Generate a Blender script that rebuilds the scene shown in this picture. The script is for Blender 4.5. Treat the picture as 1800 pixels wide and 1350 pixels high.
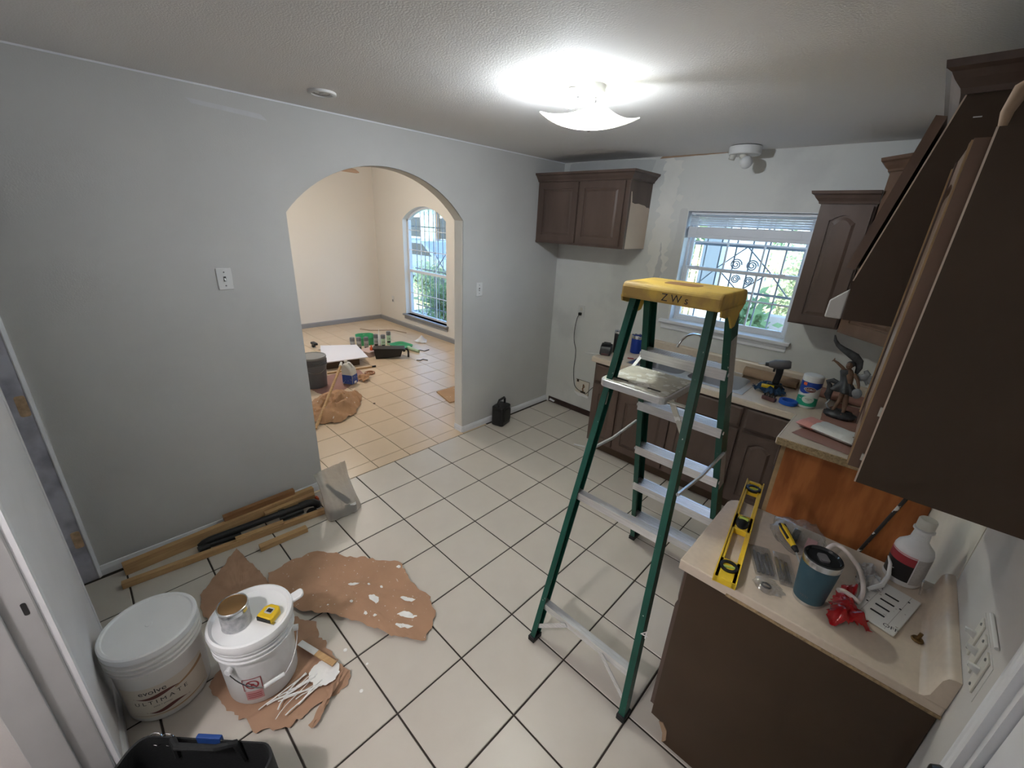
import bpy, bmesh, math, random
from mathutils import Vector, Matrix, noise
random.seed(7)
for o in list(bpy.data.objects): bpy.data.objects.remove(o, do_unlink=True)
scene = bpy.context.scene
C = scene.collection
PI = math.pi

# ------------------------------------------------------------------ camera
cam = bpy.data.cameras.new('camera'); cam_o = bpy.data.objects.new('camera', cam); C.objects.link(cam_o)
cam.sensor_fit = 'HORIZONTAL'; cam.sensor_width = 36.0; cam.lens = 14.692; cam.clip_start = 0.02; cam.clip_end = 200
RR = ((0.71795167, 0.69448662, 0.04726241), (0.28230295, -0.2284335, -0.93173128), (-0.63627859, 0.68228035, -0.36005983))
cam_o.matrix_world = Matrix(((RR[0][0], -RR[1][0], -RR[2][0], 2.72547), (RR[0][1], -RR[1][1], -RR[2][1], -1.20579), (RR[0][2], -RR[1][2], -RR[2][2], 1.89102), (0, 0, 0, 1)))
scene.camera = cam_o
# ------------------------------------------------------------------ sky, sun, exposure
w = bpy.data.worlds.new('sky'); scene.world = w; w.use_nodes = True
nt = w.node_tree; nt.nodes.clear()
sk = nt.nodes.new('ShaderNodeTexSky'); sk.sky_type = 'HOSEK_WILKIE'; sk.turbidity = 3.0; sk.ground_albedo = 0.35
sk.sun_direction = Vector((0.25, -0.75, 0.85)).normalized()
bg = nt.nodes.new('ShaderNodeBackground'); bg.inputs['Strength'].default_value = 7.5
wo = nt.nodes.new('ShaderNodeOutputWorld')
nt.links.new(sk.outputs[0], bg.inputs['Color']); nt.links.new(bg.outputs[0], wo.inputs['Surface'])
sun = bpy.data.lights.new('sun', 'SUN'); sun.energy = 3.2; sun.angle = 0.01; sun.color = (1.0, 0.95, 0.86)
sun_o = bpy.data.objects.new('sun', sun); C.objects.link(sun_o)
sun_o.rotation_euler = Vector((0.25, -0.75, 0.85)).to_track_quat('Z', 'Y').to_euler()
vs = scene.view_settings
vs.view_transform = 'Standard'; vs.look = 'None'; vs.gamma = 1.0; vs.use_curve_mapping = False
vs.exposure = 2.18

# ------------------------------------------------------------------ materials
MATS = {}
def lin(c):
    return tuple((x / 12.92 if x <= 0.04045 else ((x + 0.055) / 1.055) ** 2.4) for x in c)
def rgb(r, g, b): return lin((r / 255.0, g / 255.0, b / 255.0))
def mat(name, col, rough=0.5, metal=0.0, var=0.0, vscale=8.0, col2=None, bump=0.0, bscale=120.0, spec=0.5, trans=0.0, ior=1.45, stretch=None, emit=None, estr=0.0, spots=None, coat=0.0, alpha=None, thresh=None, sheen=0.0):
    m = bpy.data.materials.new(name); m.use_nodes = True
    n = m.node_tree.nodes; l = m.node_tree.links
    b = n['Principled BSDF']
    b.inputs['Base Color'].default_value = (*col, 1); b.inputs['Roughness'].default_value = rough; b.inputs['Metallic'].default_value = metal
    b.inputs['Specular IOR Level'].default_value = spec; b.inputs['IOR'].default_value = ior
    b.inputs['Transmission Weight'].default_value = trans; b.inputs['Coat Weight'].default_value = coat
    if sheen: b.inputs['Sheen Weight'].default_value = sheen
    if alpha is not None: b.inputs['Alpha'].default_value = alpha
    if emit: b.inputs['Emission Color'].default_value = (*emit, 1); b.inputs['Emission Strength'].default_value = estr
    tc = None
    def coord(st=None):
        nonlocal tc
        if tc is None: tc = n.new('ShaderNodeTexCoord')
        if st is None: return tc.outputs['Object']
        mp = n.new('ShaderNodeMapping'); mp.inputs['Scale'].default_value = st
        l.new(tc.outputs['Object'], mp.inputs['Vector']); return mp.outputs[0]
    out = None
    if var > 0 or col2:
        nz = n.new('ShaderNodeTexNoise'); nz.inputs['Scale'].default_value = vscale; nz.inputs['Detail'].default_value = 6
        l.new(coord(stretch), nz.inputs['Vector'])
        cr = n.new('ShaderNodeValToRGB'); t0, t1 = thresh or (0.3, 0.7)
        cr.color_ramp.elements[0].position = t0; cr.color_ramp.elements[1].position = t1
        c2 = col2 or tuple(max(0, x * (1 - var)) for x in col)
        c1 = col if col2 else tuple(min(1, x * (1 + var * 0.6)) for x in col)
        cr.color_ramp.elements[0].color = (*c2, 1); cr.color_ramp.elements[1].color = (*c1, 1)
        l.new(nz.outputs['Fac'], cr.inputs['Fac']); out = cr.outputs['Color']
    if spots:
        scol, sscale, st = spots
        vz = n.new('ShaderNodeTexNoise'); vz.inputs['Scale'].default_value = sscale; vz.inputs['Detail'].default_value = 3
        l.new(coord(), vz.inputs['Vector'])
        cr2 = n.new('ShaderNodeValToRGB'); cr2.color_ramp.elements[0].position = st; cr2.color_ramp.elements[1].position = st + 0.02
        l.new(vz.outputs['Fac'], cr2.inputs['Fac'])
        mx = n.new('ShaderNodeMix'); mx.data_type = 'RGBA'; mx.inputs[7].default_value = (*scol, 1)
        if out: l.new(out, mx.inputs[6])
        else: mx.inputs[6].default_value = (*col, 1)
        l.new(cr2.outputs['Color'], mx.inputs[0]); out = mx.outputs[2]
    if out: l.new(out, b.inputs['Base Color'])
    if bump > 0:
        nb = n.new('ShaderNodeTexNoise'); nb.inputs['Scale'].default_value = bscale; nb.inputs['Detail'].default_value = 3
        l.new(coord(stretch), nb.inputs['Vector'])
        bp = n.new('ShaderNodeBump'); bp.inputs['Strength'].default_value = bump; bp.inputs['Distance'].default_value = 0.004
        l.new(nb.outputs['Fac'], bp.inputs['Height']); l.new(bp.outputs[0], b.inputs['Normal'])
    MATS[name] = m
    return m
def thin_glass(name, tint=(1, 1, 1), refl=0.08, rough=0.02):
    m = bpy.data.materials.new(name); m.use_nodes = True
    n = m.node_tree.nodes; l = m.node_tree.links; n.clear()
    o = n.new('ShaderNodeOutputMaterial'); mx = n.new('ShaderNodeMixShader'); t = n.new('ShaderNodeBsdfTransparent'); g = n.new('ShaderNodeBsdfGlossy')
    t.inputs['Color'].default_value = (*tint, 1); g.inputs['Roughness'].default_value = rough
    mx.inputs[0].default_value = refl
    l.new(t.outputs[0], mx.inputs[1]); l.new(g.outputs[0], mx.inputs[2]); l.new(mx.outputs[0], o.inputs['Surface'])
    MATS[name] = m; return m
def film(name, col, diff=0.35, gloss=0.15, rough=0.15, bump=0.6, bscale=40):
    """thin plastic film: see-through, with a milky share and a wrinkled shine"""
    m = bpy.data.materials.new(name); m.use_nodes = True
    n = m.node_tree.nodes; l = m.node_tree.links; n.clear()
    o = n.new('ShaderNodeOutputMaterial'); a = n.new('ShaderNodeMixShader'); b = n.new('ShaderNodeMixShader')
    t = n.new('ShaderNodeBsdfTransparent'); t.inputs['Color'].default_value = (*[min(1, 0.35 + 0.65 * x) for x in col], 1)
    d = n.new('ShaderNodeBsdfDiffuse'); d.inputs['Color'].default_value = (*col, 1)
    g = n.new('ShaderNodeBsdfGlossy'); g.inputs['Roughness'].default_value = rough
    tc = n.new('ShaderNodeTexCoord'); nz = n.new('ShaderNodeTexNoise'); nz.inputs['Scale'].default_value = bscale; bp = n.new('ShaderNodeBump')
    bp.inputs['Strength'].default_value = bump; bp.inputs['Distance'].default_value = 0.01
    l.new(tc.outputs['Object'], nz.inputs['Vector']); l.new(nz.outputs['Fac'], bp.inputs['Height']); l.new(bp.outputs[0], g.inputs['Normal']); l.new(bp.outputs[0], d.inputs['Normal'])
    a.inputs[0].default_value = diff; b.inputs[0].default_value = gloss
    l.new(t.outputs[0], a.inputs[1]); l.new(d.outputs[0], a.inputs[2]); l.new(a.outputs[0], b.inputs[1]); l.new(g.outputs[0], b.inputs[2]); l.new(b.outputs[0], o.inputs['Surface'])
    MATS[name] = m; return m
def shade_glass(name, col):
    m = bpy.data.materials.new(name); m.use_nodes = True
    n = m.node_tree.nodes; l = m.node_tree.links; n.clear()
    o = n.new('ShaderNodeOutputMaterial'); a = n.new('ShaderNodeMixShader'); b = n.new('ShaderNodeMixShader')
    t = n.new('ShaderNodeBsdfTransparent'); t.inputs['Color'].default_value = (*col, 1)
    d = n.new('ShaderNodeBsdfDiffuse'); d.inputs['Color'].default_value = (*col, 1)
    u = n.new('ShaderNodeBsdfTranslucent'); u.inputs['Color'].default_value = (*col, 1)
    a.inputs[0].default_value = 0.35; b.inputs[0].default_value = 0.70
    l.new(d.outputs[0], a.inputs[2]); l.new(u.outputs[0], a.inputs[1]); l.new(a.outputs[0], b.inputs[1]); l.new(t.outputs[0], b.inputs[2]); l.new(b.outputs[0], o.inputs['Surface'])
    MATS[name] = m; return m
def emis(name, col, s):
    m = bpy.data.materials.new(name); m.use_nodes = True
    n = m.node_tree.nodes; l = m.node_tree.links; n.clear()
    o = n.new('ShaderNodeOutputMaterial'); e = n.new('ShaderNodeEmission'); e.inputs['Color'].default_value = (*col, 1); e.inputs['Strength'].default_value = s
    l.new(e.outputs[0], o.inputs['Surface']); MATS[name] = m; return m

mat('wall_grey', (0.545, 0.54, 0.525), 0.75, var=0.05, vscale=2.0, bump=0.10, bscale=160)
mat('wall_pale', (0.68, 0.685, 0.66), 0.75, bump=0.12, bscale=140, col2=(0.60, 0.605, 0.59), vscale=1.6, thresh=(0.42, 0.5))
mat('wall_patch', (0.76, 0.75, 0.71), 0.85, var=0.06, vscale=6, bump=0.15, bscale=90)
mat('wall_patch_grey', (0.55, 0.555, 0.55), 0.85, var=0.05, vscale=9, bump=0.1, bscale=90)
mat('wall_cream', (0.78, 0.74, 0.68), 0.8, bump=0.08, bscale=140)
mat('wall_hall', (0.56, 0.54, 0.52), 0.8, bump=0.06, bscale=140)
mat('wall_range', (0.64, 0.59, 0.51), 0.8, var=0.06, vscale=7, bump=0.06, bscale=120)
mat('ceiling', (0.78, 0.76, 0.75), 0.85, bump=0.35, bscale=150)
mat('ceiling_cream', (0.80, 0.77, 0.72), 0.85, bump=0.3, bscale=75)
mat('tile', (0.62, 0.575, 0.51), 0.33, var=0.045, vscale=3.0, col2=(0.555, 0.51, 0.45), bump=0.03, bscale=40)
mat('tile_living', (0.70, 0.55, 0.385), 0.30, vscale=3.0, col2=(0.63, 0.485, 0.335), bump=0.03, bscale=40)
mat('grout_dark', (0.045, 0.036, 0.030), 0.9, var=0.3, vscale=14)
mat('grout_tan', (0.11, 0.082, 0.058), 0.9, var=0.2, vscale=14)
mat('trim_white', (0.76, 0.77, 0.80), 0.45, var=0.05, vscale=5, bump=0.05, bscale=30)
mat('jamb_lavender', (0.60, 0.60, 0.68), 0.55, col2=(0.36, 0.36, 0.43), vscale=7, thresh=(0.35, 0.55))
mat('spackle', (0.60, 0.60, 0.61), 0.7, var=0.1, vscale=12)
mat('jamb_grey', (0.40, 0.40, 0.40), 0.55, var=0.06, vscale=6)
mat('trim_grey', (0.30, 0.30, 0.31), 0.5)
mat('vinyl_white', (0.74, 0.77, 0.82), 0.35)
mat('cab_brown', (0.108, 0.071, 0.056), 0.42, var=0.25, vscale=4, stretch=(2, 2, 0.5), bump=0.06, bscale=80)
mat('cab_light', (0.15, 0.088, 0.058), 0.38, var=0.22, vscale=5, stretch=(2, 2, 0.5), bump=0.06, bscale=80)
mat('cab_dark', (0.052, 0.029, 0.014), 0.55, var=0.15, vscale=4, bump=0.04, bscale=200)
mat('raw_board', (0.62, 0.50, 0.40), 0.8, var=0.06, vscale=6)
mat('mortise_wood', (0.62, 0.43, 0.27), 0.85, var=0.3, vscale=40)
mat('counter', (0.62, 0.52, 0.42), 0.33, var=0.05, vscale=60)
mat('chip_edge', (0.38, 0.27, 0.15), 0.9, var=0.4, vscale=120, bump=0.4, bscale=220)
mat('steel', (0.62, 0.63, 0.65), 0.25, metal=1.0, bump=0.02, bscale=200)
mat('steel_bowl', (0.36, 0.37, 0.39), 0.38, metal=0.85, bump=0.02, bscale=200)
mat('wall_patch_soft', (0.61, 0.615, 0.60), 0.85, var=0.04, vscale=9)
mat('chrome', (0.75, 0.75, 0.76), 0.08, metal=1.0)
mat('aluminium', (0.74, 0.74, 0.75), 0.32, metal=0.65, var=0.15, vscale=10, stretch=(1, 14, 14), spots=((0.70, 0.70, 0.68), 30, 0.66))
mat('alu_paint', (0.62, 0.60, 0.52), 0.6, metal=0.2, spots=((0.82, 0.82, 0.78), 26, 0.55), var=0.2, vscale=18)
mat('ladder_green', (0.006, 0.085, 0.058), 0.42, var=0.2, vscale=9, spots=((0.55, 0.60, 0.56), 55, 0.73))
mat('ladder_yellow', (0.68, 0.46, 0.09), 0.55, col2=(0.44, 0.28, 0.08), vscale=9, thresh=(0.35, 0.52), bump=0.1, bscale=60)
mat('black_rubber', (0.012, 0.012, 0.013), 0.6)
mat('black_plastic', (0.010, 0.010, 0.011), 0.35)
mat('pipe_black', (0.014, 0.015, 0.016), 0.45)
mat('marker_black', (0.02, 0.02, 0.03), 0.7)
mat('bucket_white', (0.78, 0.79, 0.80), 0.35, var=0.02, vscale=5)
mat('bucket_body', (0.76, 0.75, 0.73), 0.38)
mat('lid_white', (0.86, 0.87, 0.88), 0.38, var=0.03, vscale=8)
mat('label_cream', (0.72, 0.66, 0.57), 0.5)
mat('label_tan', (0.44, 0.27, 0.14), 0.5)
mat('label_maroon', (0.16, 0.05, 0.04), 0.5)
mat('label_red', (0.34, 0.035, 0.045), 0.5)
mat('label_pink', (0.62, 0.32, 0.33), 0.5)
mat('text_dark', (0.03, 0.03, 0.03), 0.6)
mat('white_paint', (0.84, 0.84, 0.82), 0.3, bump=0.1, bscale=60)
mat('kraft', (0.42, 0.245, 0.15), 0.85, var=0.10, vscale=5, bump=0.15, bscale=30, spots=((0.78, 0.76, 0.73), 70, 0.70))
mat('kraft_clean', (0.40, 0.24, 0.155), 0.85, var=0.10, vscale=5, bump=0.15, bscale=30)
mat('kraft_warm', (0.47, 0.27, 0.145), 0.85, var=0.15, vscale=6, bump=0.2, bscale=30, spots=((0.80, 0.74, 0.66), 26, 0.70))
mat('card_tan', (0.50, 0.31, 0.17), 0.85, var=0.08, vscale=6, spots=((0.80, 0.76, 0.70), 30, 0.70))
mat('pine', (0.56, 0.36, 0.175), 0.7, col2=(0.42, 0.25, 0.11), vscale=4, stretch=(14, 1.2, 14), bump=0.08, bscale=20)
mat('pine_dark', (0.34, 0.17, 0.07), 0.7, col2=(0.23, 0.11, 0.045), vscale=4, stretch=(14, 1.2, 14))
mat('plywood', (0.46, 0.155, 0.043), 0.55, col2=(0.28, 0.082, 0.020), vscale=3.2, stretch=(6, 6, 1.0), thresh=(0.38, 0.62), bump=0.05, bscale=30)
mat('stile_raw', (0.42, 0.28, 0.15), 0.8, var=0.3, vscale=12)
mat('gold_lid', (0.20, 0.115, 0.045), 0.45, metal=0.35, var=0.2, vscale=14)
mat('can_label', (0.30, 0.31, 0.33), 0.5, col2=(0.60, 0.60, 0.60), vscale=40)
mat('tape_yellow', (0.75, 0.50, 0.02), 0.4)
mat('level_yellow', (0.78, 0.53, 0.03), 0.42, var=0.10, vscale=20)
mat('vial', (0.45, 0.55, 0.10), 0.15)
mat('tumbler_blue', (0.030, 0.078, 0.105), 0.55, bump=0.05, bscale=300)
mat('lid_smoke', (0.015, 0.016, 0.018), 0.12)
mat('red_plastic', (0.36, 0.010, 0.012), 0.22, bump=0.8, bscale=35)
mat('bottle_white', (0.74, 0.74, 0.74), 0.35)
mat('label_black', (0.020, 0.018, 0.018), 0.4)
mat('label_grey', (0.48, 0.46, 0.44), 0.5, var=0.1, vscale=200)
mat('plate_white', (0.72, 0.71, 0.68), 0.4, spots=((0.40, 0.38, 0.35), 70, 0.70))
mat('slot_dark', (0.02, 0.02, 0.02), 0.8)
mat('bronze', (0.17, 0.10, 0.035), 0.4, metal=0.7, var=0.2, vscale=60)
mat('hose', (0.78, 0.70, 0.66), 0.3)
mat('rod_black', (0.02, 0.02, 0.02), 0.4, spots=((0.70, 0.66, 0.62), 24, 0.56))
mat('blue_can', (0.012, 0.045, 0.30), 0.3, metal=0.2, spots=((0.78, 0.80, 0.84), 16, 0.66))
mat('foil', (0.70, 0.72, 0.75), 0.25, metal=0.8, bump=0.7, bscale=60)
mat('blue_tape', (0.012, 0.10, 0.50), 0.5)
mat('glove_blue', (0.012, 0.040, 0.095), 0.8, bump=0.5, bscale=40)
mat('drill_grey', (0.11, 0.105, 0.11), 0.45)
mat('drill_red', (0.09, 0.035, 0.035), 0.5)
mat('wipe_green', (0.02, 0.34, 0.20), 0.35)
mat('wipe_blue', (0.012, 0.055, 0.33), 0.35)
mat('wipe_orange', (0.75, 0.12, 0.03), 0.4)
mat('wipe_pale', (0.66, 0.72, 0.66), 0.4)
mat('statue_bronze', (0.055, 0.057, 0.062), 0.45, metal=0.3, var=0.5, vscale=26, bump=0.4, bscale=60)
mat('statue_skin', (0.17, 0.095, 0.06), 0.5, var=0.3, vscale=30)
mat('statue_silver', (0.24, 0.25, 0.27), 0.4, metal=0.3, bump=0.5, bscale=60)
mat('pink_wrap', (0.66, 0.30, 0.26), 0.4, bump=0.2, bscale=30)
mat('white_wrap', (0.66, 0.66, 0.64), 0.35, bump=0.7, bscale=60)
mat('bag_crinkle', (0.40, 0.30, 0.21), 0.25, bump=0.9, bscale=45, var=0.4, vscale=14)
mat('rosin_paper', (0.32, 0.17, 0.135), 0.85, var=0.06, vscale=5)
mat('tube_tan', (0.36, 0.245, 0.16), 0.75, var=0.1, vscale=8)
mat('plastic_white', (0.70, 0.70, 0.69), 0.4)
mat('plastic_ivory', (0.60, 0.58, 0.52), 0.4)
mat('hood_white', (0.62, 0.62, 0.61), 0.35)
mat('black_cord', (0.012, 0.012, 0.012), 0.5)
mat('plate_brown', (0.035, 0.018, 0.014), 0.6, var=0.3, vscale=20)
mat('bag_black', (0.008, 0.009, 0.010), 0.75, bump=0.4, bscale=150)
mat('bag_blue', (0.01, 0.05, 0.22), 0.6)
mat('bucket_grey', (0.115, 0.115, 0.118), 0.45, var=0.1, vscale=9)
mat('bucket_lidgrey', (0.25, 0.25, 0.24), 0.5, var=0.15, vscale=9)
mat('jug_white', (0.66, 0.64, 0.58), 0.4)
mat('jug_blue', (0.03, 0.075, 0.30), 0.4, spots=((0.65, 0.68, 0.75), 60, 0.66))
mat('spray_grey', (0.16, 0.16, 0.16), 0.4)
mat('spray_body', (0.42, 0.41, 0.39), 0.4, metal=0.2)
mat('green_tray', (0.06, 0.38, 0.17), 0.4)
mat('green_pale', (0.45, 0.60, 0.40), 0.45)
mat('board_white', (0.80, 0.79, 0.83), 0.5)
mat('paper_white', (0.82, 0.82, 0.82), 0.7)
mat('tape_tan', (0.40, 0.20, 0.11), 0.6)
mat('box_pink', (0.52, 0.37, 0.31), 0.7)
mat('fan_blade', (0.50, 0.33, 0.22), 0.5)
mat('outside_wall', (0.50, 0.52, 0.55), 0.8, bump=0.1, bscale=40)
mat('outside_fence', (0.50, 0.37, 0.25), 0.85, var=0.25, vscale=6, stretch=(6, 6, 1))
mat('outside_soil', (0.36, 0.34, 0.20), 0.95, col2=(0.22, 0.27, 0.11), vscale=0.9, bump=0.2, bscale=8)
mat('concrete', (0.42, 0.40, 0.38), 0.9, var=0.1, vscale=3)
mat('wall_white', (0.74, 0.74, 0.77), 0.6, var=0.05, vscale=4, bump=0.04, bscale=60)
mat('garden_pink', (0.48, 0.42, 0.42), 0.9)
mat('bark', (0.10, 0.07, 0.05), 0.9)
mat('iron', (0.26, 0.28, 0.32), 0.5)
mat('car_blue', (0.10, 0.14, 0.20), 0.25, coat=0.5)
mat('car_dark', (0.015, 0.016, 0.018), 0.4)
mat('house_mint', (0.42, 0.62, 0.55), 0.8)
mat('roof_grey', (0.16, 0.15, 0.15), 0.9)
thin_glass('window_glass', (0.93, 0.97, 0.98), 0.06)
thin_glass('car_glass', (0.10, 0.12, 0.13), 0.15)
film('clear_film', (0.80, 0.80, 0.80), 0.07, 0.10, 0.10, 0.5, 45)
film('milky_film', (0.66, 0.62, 0.57), 0.34, 0.06, 0.25, 0.5, 30)
shade_glass('lamp_glass', (0.95, 0.94, 0.86))
emis('bulb_on', (0.86, 0.93, 1.0), 470.0)
emis('fan_bulb', (1.0, 0.90, 0.80), 95.0)

def leafy(name, col):
    m = bpy.data.materials.new(name); m.use_nodes = True
    n = m.node_tree.nodes; l = m.node_tree.links; n.clear()
    o = n.new('ShaderNodeOutputMaterial'); a = n.new('ShaderNodeMixShader'); d = n.new('ShaderNodeBsdfDiffuse'); u = n.new('ShaderNodeBsdfTranslucent')
    tc = n.new('ShaderNodeTexCoord'); nz = n.new('ShaderNodeTexNoise'); nz.inputs['Scale'].default_value = 3; cr = n.new('ShaderNodeValToRGB')
    cr.color_ramp.elements[0].color = (*[x * .6 for x in col], 1); cr.color_ramp.elements[1].color = (*[min(1, x * 1.25) for x in col], 1)
    l.new(tc.outputs['Object'], nz.inputs['Vector']); l.new(nz.outputs['Fac'], cr.inputs['Fac']); l.new(cr.outputs[0], d.inputs['Color']); l.new(cr.outputs[0], u.inputs['Color'])
    a.inputs[0].default_value = .45; l.new(d.outputs[0], a.inputs[1]); l.new(u.outputs[0], a.inputs[2]); l.new(a.outputs[0], o.inputs['Surface'])
    MATS[name] = m
leafy('leaf', (0.26, 0.38, 0.20)); leafy('leaf_pale', (0.50, 0.56, 0.36))
emis('fill_glow', (1.0, 0.95, 0.95), 72.0)  # glow of the fill lamp added in the hall

# ------------------------------------------------------------------ mesh helpers
V = Vector
class MB:
    def __init__(s): s.v = []; s.f = []
    def add(s, vs, fs, M=None):
        o = len(s.v)
        s.v += [tuple(M @ V(p)) if M else tuple(p) for p in vs]
        s.f += [tuple(i + o for i in f) for f in fs]; return s
    def box(s, x0, x1, y0, y1, z0, z1, M=None):
        return s.add([(x0, y0, z0), (x1, y0, z0), (x1, y1, z0), (x0, y1, z0), (x0, y0, z1), (x1, y0, z1), (x1, y1, z1), (x0, y1, z1)],
                     [(3, 2, 1, 0), (4, 5, 6, 7), (0, 1, 5, 4), (1, 2, 6, 5), (2, 3, 7, 6), (3, 0, 4, 7)], M)
    def prism(s, poly, h0, h1, axis='z', M=None):
        """2-D polygon extruded along an axis; poly = (x,y) for z, (x,z) for y, (y,z) for x"""
        n = len(poly)
        def P(a, b, h): return (a, b, h) if axis == 'z' else ((a, h, b) if axis == 'y' else (h, a, b))
        vs = [P(a, b, h0) for a, b in poly] + [P(a, b, h1) for a, b in poly]
        area = sum(poly[i][0] * poly[(i + 1) % n][1] - poly[(i + 1) % n][0] * poly[i][1] for i in range(n))
        flip = (area < 0) != (axis == 'y')
        lo = tuple(range(n)); hi = tuple(range(n, 2 * n))
        fs = [lo[::-1], hi] + [(i, (i + 1) % n, n + (i + 1) % n, n + i) for i in range(n)]
        if flip: fs = [f[::-1] for f in fs]
        return s.add(vs, fs, M)
    def lathe(s, prof, n=32, M=None, a0=0.0, a1=2 * PI):
        full = abs(a1 - a0 - 2 * PI) < 1e-6
        k = n if full else n + 1
        vs = []; fs = []
        for r, z in prof:
            for i in range(k):
                a = a0 + (a1 - a0) * i / n
                vs.append((r * math.cos(a), r * math.sin(a), z))
        for j in range(len(prof) - 1):
            for i in range(n):
                i2 = (i + 1) % k
                fs.append((j * k + i, j * k + i2, (j + 1) * k + i2, (j + 1) * k + i))
        if full and len(prof) == 2:
            if prof[0][0] > 1e-5: fs.append(tuple(range(k))[::-1])
            if prof[-1][0] > 1e-5: fs.append(tuple((len(prof) - 1) * k + i for i in range(k)))
        return s.add(vs, fs, M)
    def cyl(s, p0, p1, r0, r1=None, n=16):
        r1 = r0 if r1 is None else r1
        p0 = V(p0); p1 = V(p1); d = p1 - p0
        M = Matrix.Translation(p0) @ d.to_track_quat('Z', 'Y').to_matrix().to_4x4()
        return s.lathe([(r0, 0), (r1, d.length)], n, M)
    def tube(s, pts, r, n=8, closed=False):
        pts = [V(p) for p in pts]; k = len(pts); rs = r if isinstance(r, (list, tuple)) else [r] * k
        vs = []; fs = []; up = None
        for i in range(k):
            if closed: t = (pts[(i + 1) % k] - pts[i - 1])
            else: t = pts[min(i + 1, k - 1)] - pts[max(i - 1, 0)]
            t.normalize()
            if up is None:
                up = V((0, 0, 1)) if abs(t.z) < 0.9 else V((1, 0, 0))
            a = t.cross(up)
            if a.length < 1e-4: a = t.cross(V((0.3, 1, 0.2)))
            a.normalize(); b = a.cross(t).normalized(); up = b
            for j in range(n):
                an = 2 * PI * j / n
                vs.append(tuple(pts[i] + (a * math.cos(an) + b * math.sin(an)) * rs[i]))
        for i in range(k if closed else k - 1):
            i2 = (i + 1) % k
            for j in range(n):
                j2 = (j + 1) % n
                fs.append((i * n + j, i * n + j2, i2 * n + j2, i2 * n + j)[::-1])
        if not closed:
            fs.append(tuple(range(n))); fs.append(tuple((k - 1) * n + j for j in range(n))[::-1])
        return s.add(vs, fs)
    def sphere(s, c, r, n=16, m=10, sc=(1, 1, 1)):
        pr = [(max(1e-6, math.sin(PI * j / m)), -math.cos(PI * j / m)) for j in range(m + 1)]
        M = Matrix.Translation(V(c)) @ Matrix.Diagonal((r * sc[0], r * sc[1], r * sc[2], 1))
        return s.lathe(pr, n, M)
    def beam(s, p0, p1, sec, up=(0, 0, 1)):
        """2-D section swept straight from p0 to p1; section axes: a = side, b = up"""
        p0 = V(p0); p1 = V(p1); t = (p1 - p0).normalized(); a = t.cross(V(up)).normalized(); b = a.cross(t).normalized()
        n = len(sec)
        vs = [tuple(p0 + a * x + b * y) for x, y in sec] + [tuple(p1 + a * x + b * y) for x, y in sec]
        fs = [tuple(range(n)), tuple(range(n, 2 * n))[::-1]] + [((i + 1) % n, i, n + i, n + (i + 1) % n) for i in range(n)]
        return s.add(vs, fs)
    def sweep(s, path, prof, closed=False):
        """profile (out, z) swept along an xy path, mitred; out is to the right of travel"""
        P = [V((p[0], p[1])) for p in path]; k = len(P); n = len(prof); vs = []; fs = []
        z0 = [p[2] if len(p) > 2 else 0 for p in path]
        for i in range(k):
            def nrm(a, b):
                d = (b - a).normalized(); return V((d.y, -d.x))
            if closed or 0 < i < k - 1:
                n1 = nrm(P[i - 1], P[i]); n2 = nrm(P[i], P[(i + 1) % k]); m = (n1 + n2) / (1 + n1.dot(n2))
            elif i == 0: m = nrm(P[0], P[1])
            else: m = nrm(P[-2], P[-1])
            for o, z in prof: vs.append((P[i].x + m.x * o, P[i].y + m.y * o, z0[i] + z))
        for i in range(k if closed else k - 1):
            i2 = (i + 1) % k
            for j in range(n):
                j2 = (j + 1) % n
                fs.append((i * n + j, i2 * n + j, i2 * n + j2, i * n + j2))
        if not closed: fs.append(tuple(range(n))); fs.append(tuple((k - 1) * n + j for j in range(n))[::-1])
        return s.add(vs, fs)
    def map(s, fn): s.v = [tuple(fn(V(p))) for p in s.v]; return s
    def tf(s, M): s.v = [tuple(M @ V(p)) for p in s.v]; return s

def T(x, y, z, rz=0, rx=0, ry=0):
    return Matrix.Translation((x, y, z)) @ Matrix.Rotation(rz, 4, 'Z') @ Matrix.Rotation(ry, 4, 'Y') @ Matrix.Rotation(rx, 4, 'X')
WM = {}      # world matrix of every thing and part built
def _mesh(mb, name, smooth):
    me = bpy.data.meshes.new(name); me.from_pydata(mb.v, [], mb.f)
    bm = bmesh.new(); bm.from_mesh(me)
    bmesh.ops.recalc_face_normals(bm, faces=bm.faces[:]); bm.to_mesh(me); bm.free()
    if smooth:
        me.polygons.foreach_set('use_smooth', [True] * len(me.polygons))
        if smooth is not True:
            try: me.set_sharp_from_angle(angle=smooth)
            except Exception: pass
    me.update(); return me
SM = 0.7
def part(mb, name, m, parent, label=None, smooth=SM, bevel=0.0, kind=None, local=False):
    me = _mesh(mb, name, smooth)
    o = bpy.data.objects.new(name, me); C.objects.link(o); o.parent = parent
    me.materials.append(MATS[m])
    PM = WM[parent.name]
    if not local: me.transform(PM.inverted())
    WM[o.name] = PM
    if bevel: bev(o, bevel)
    if label: o['label'] = label
    if kind: o['kind'] = kind
    return o
def bev(o, wd, seg=2):
    b = o.modifiers.new('edge', 'BEVEL'); b.width = wd; b.segments = seg; b.limit_method = 'ANGLE'; b.angle_limit = 0.6
def thing(name, label, cat, loc=(0, 0, 0), rz=0, group=None, M=None):
    o = bpy.data.objects.new(name, None); C.objects.link(o); o.empty_display_size = 0.05
    MM = M if M is not None else T(*loc, rz)
    o.matrix_world = MM; WM[o.name] = MM.copy()
    o['label'] = label; o['category'] = cat
    if group: o['group'] = group
    return o
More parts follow.
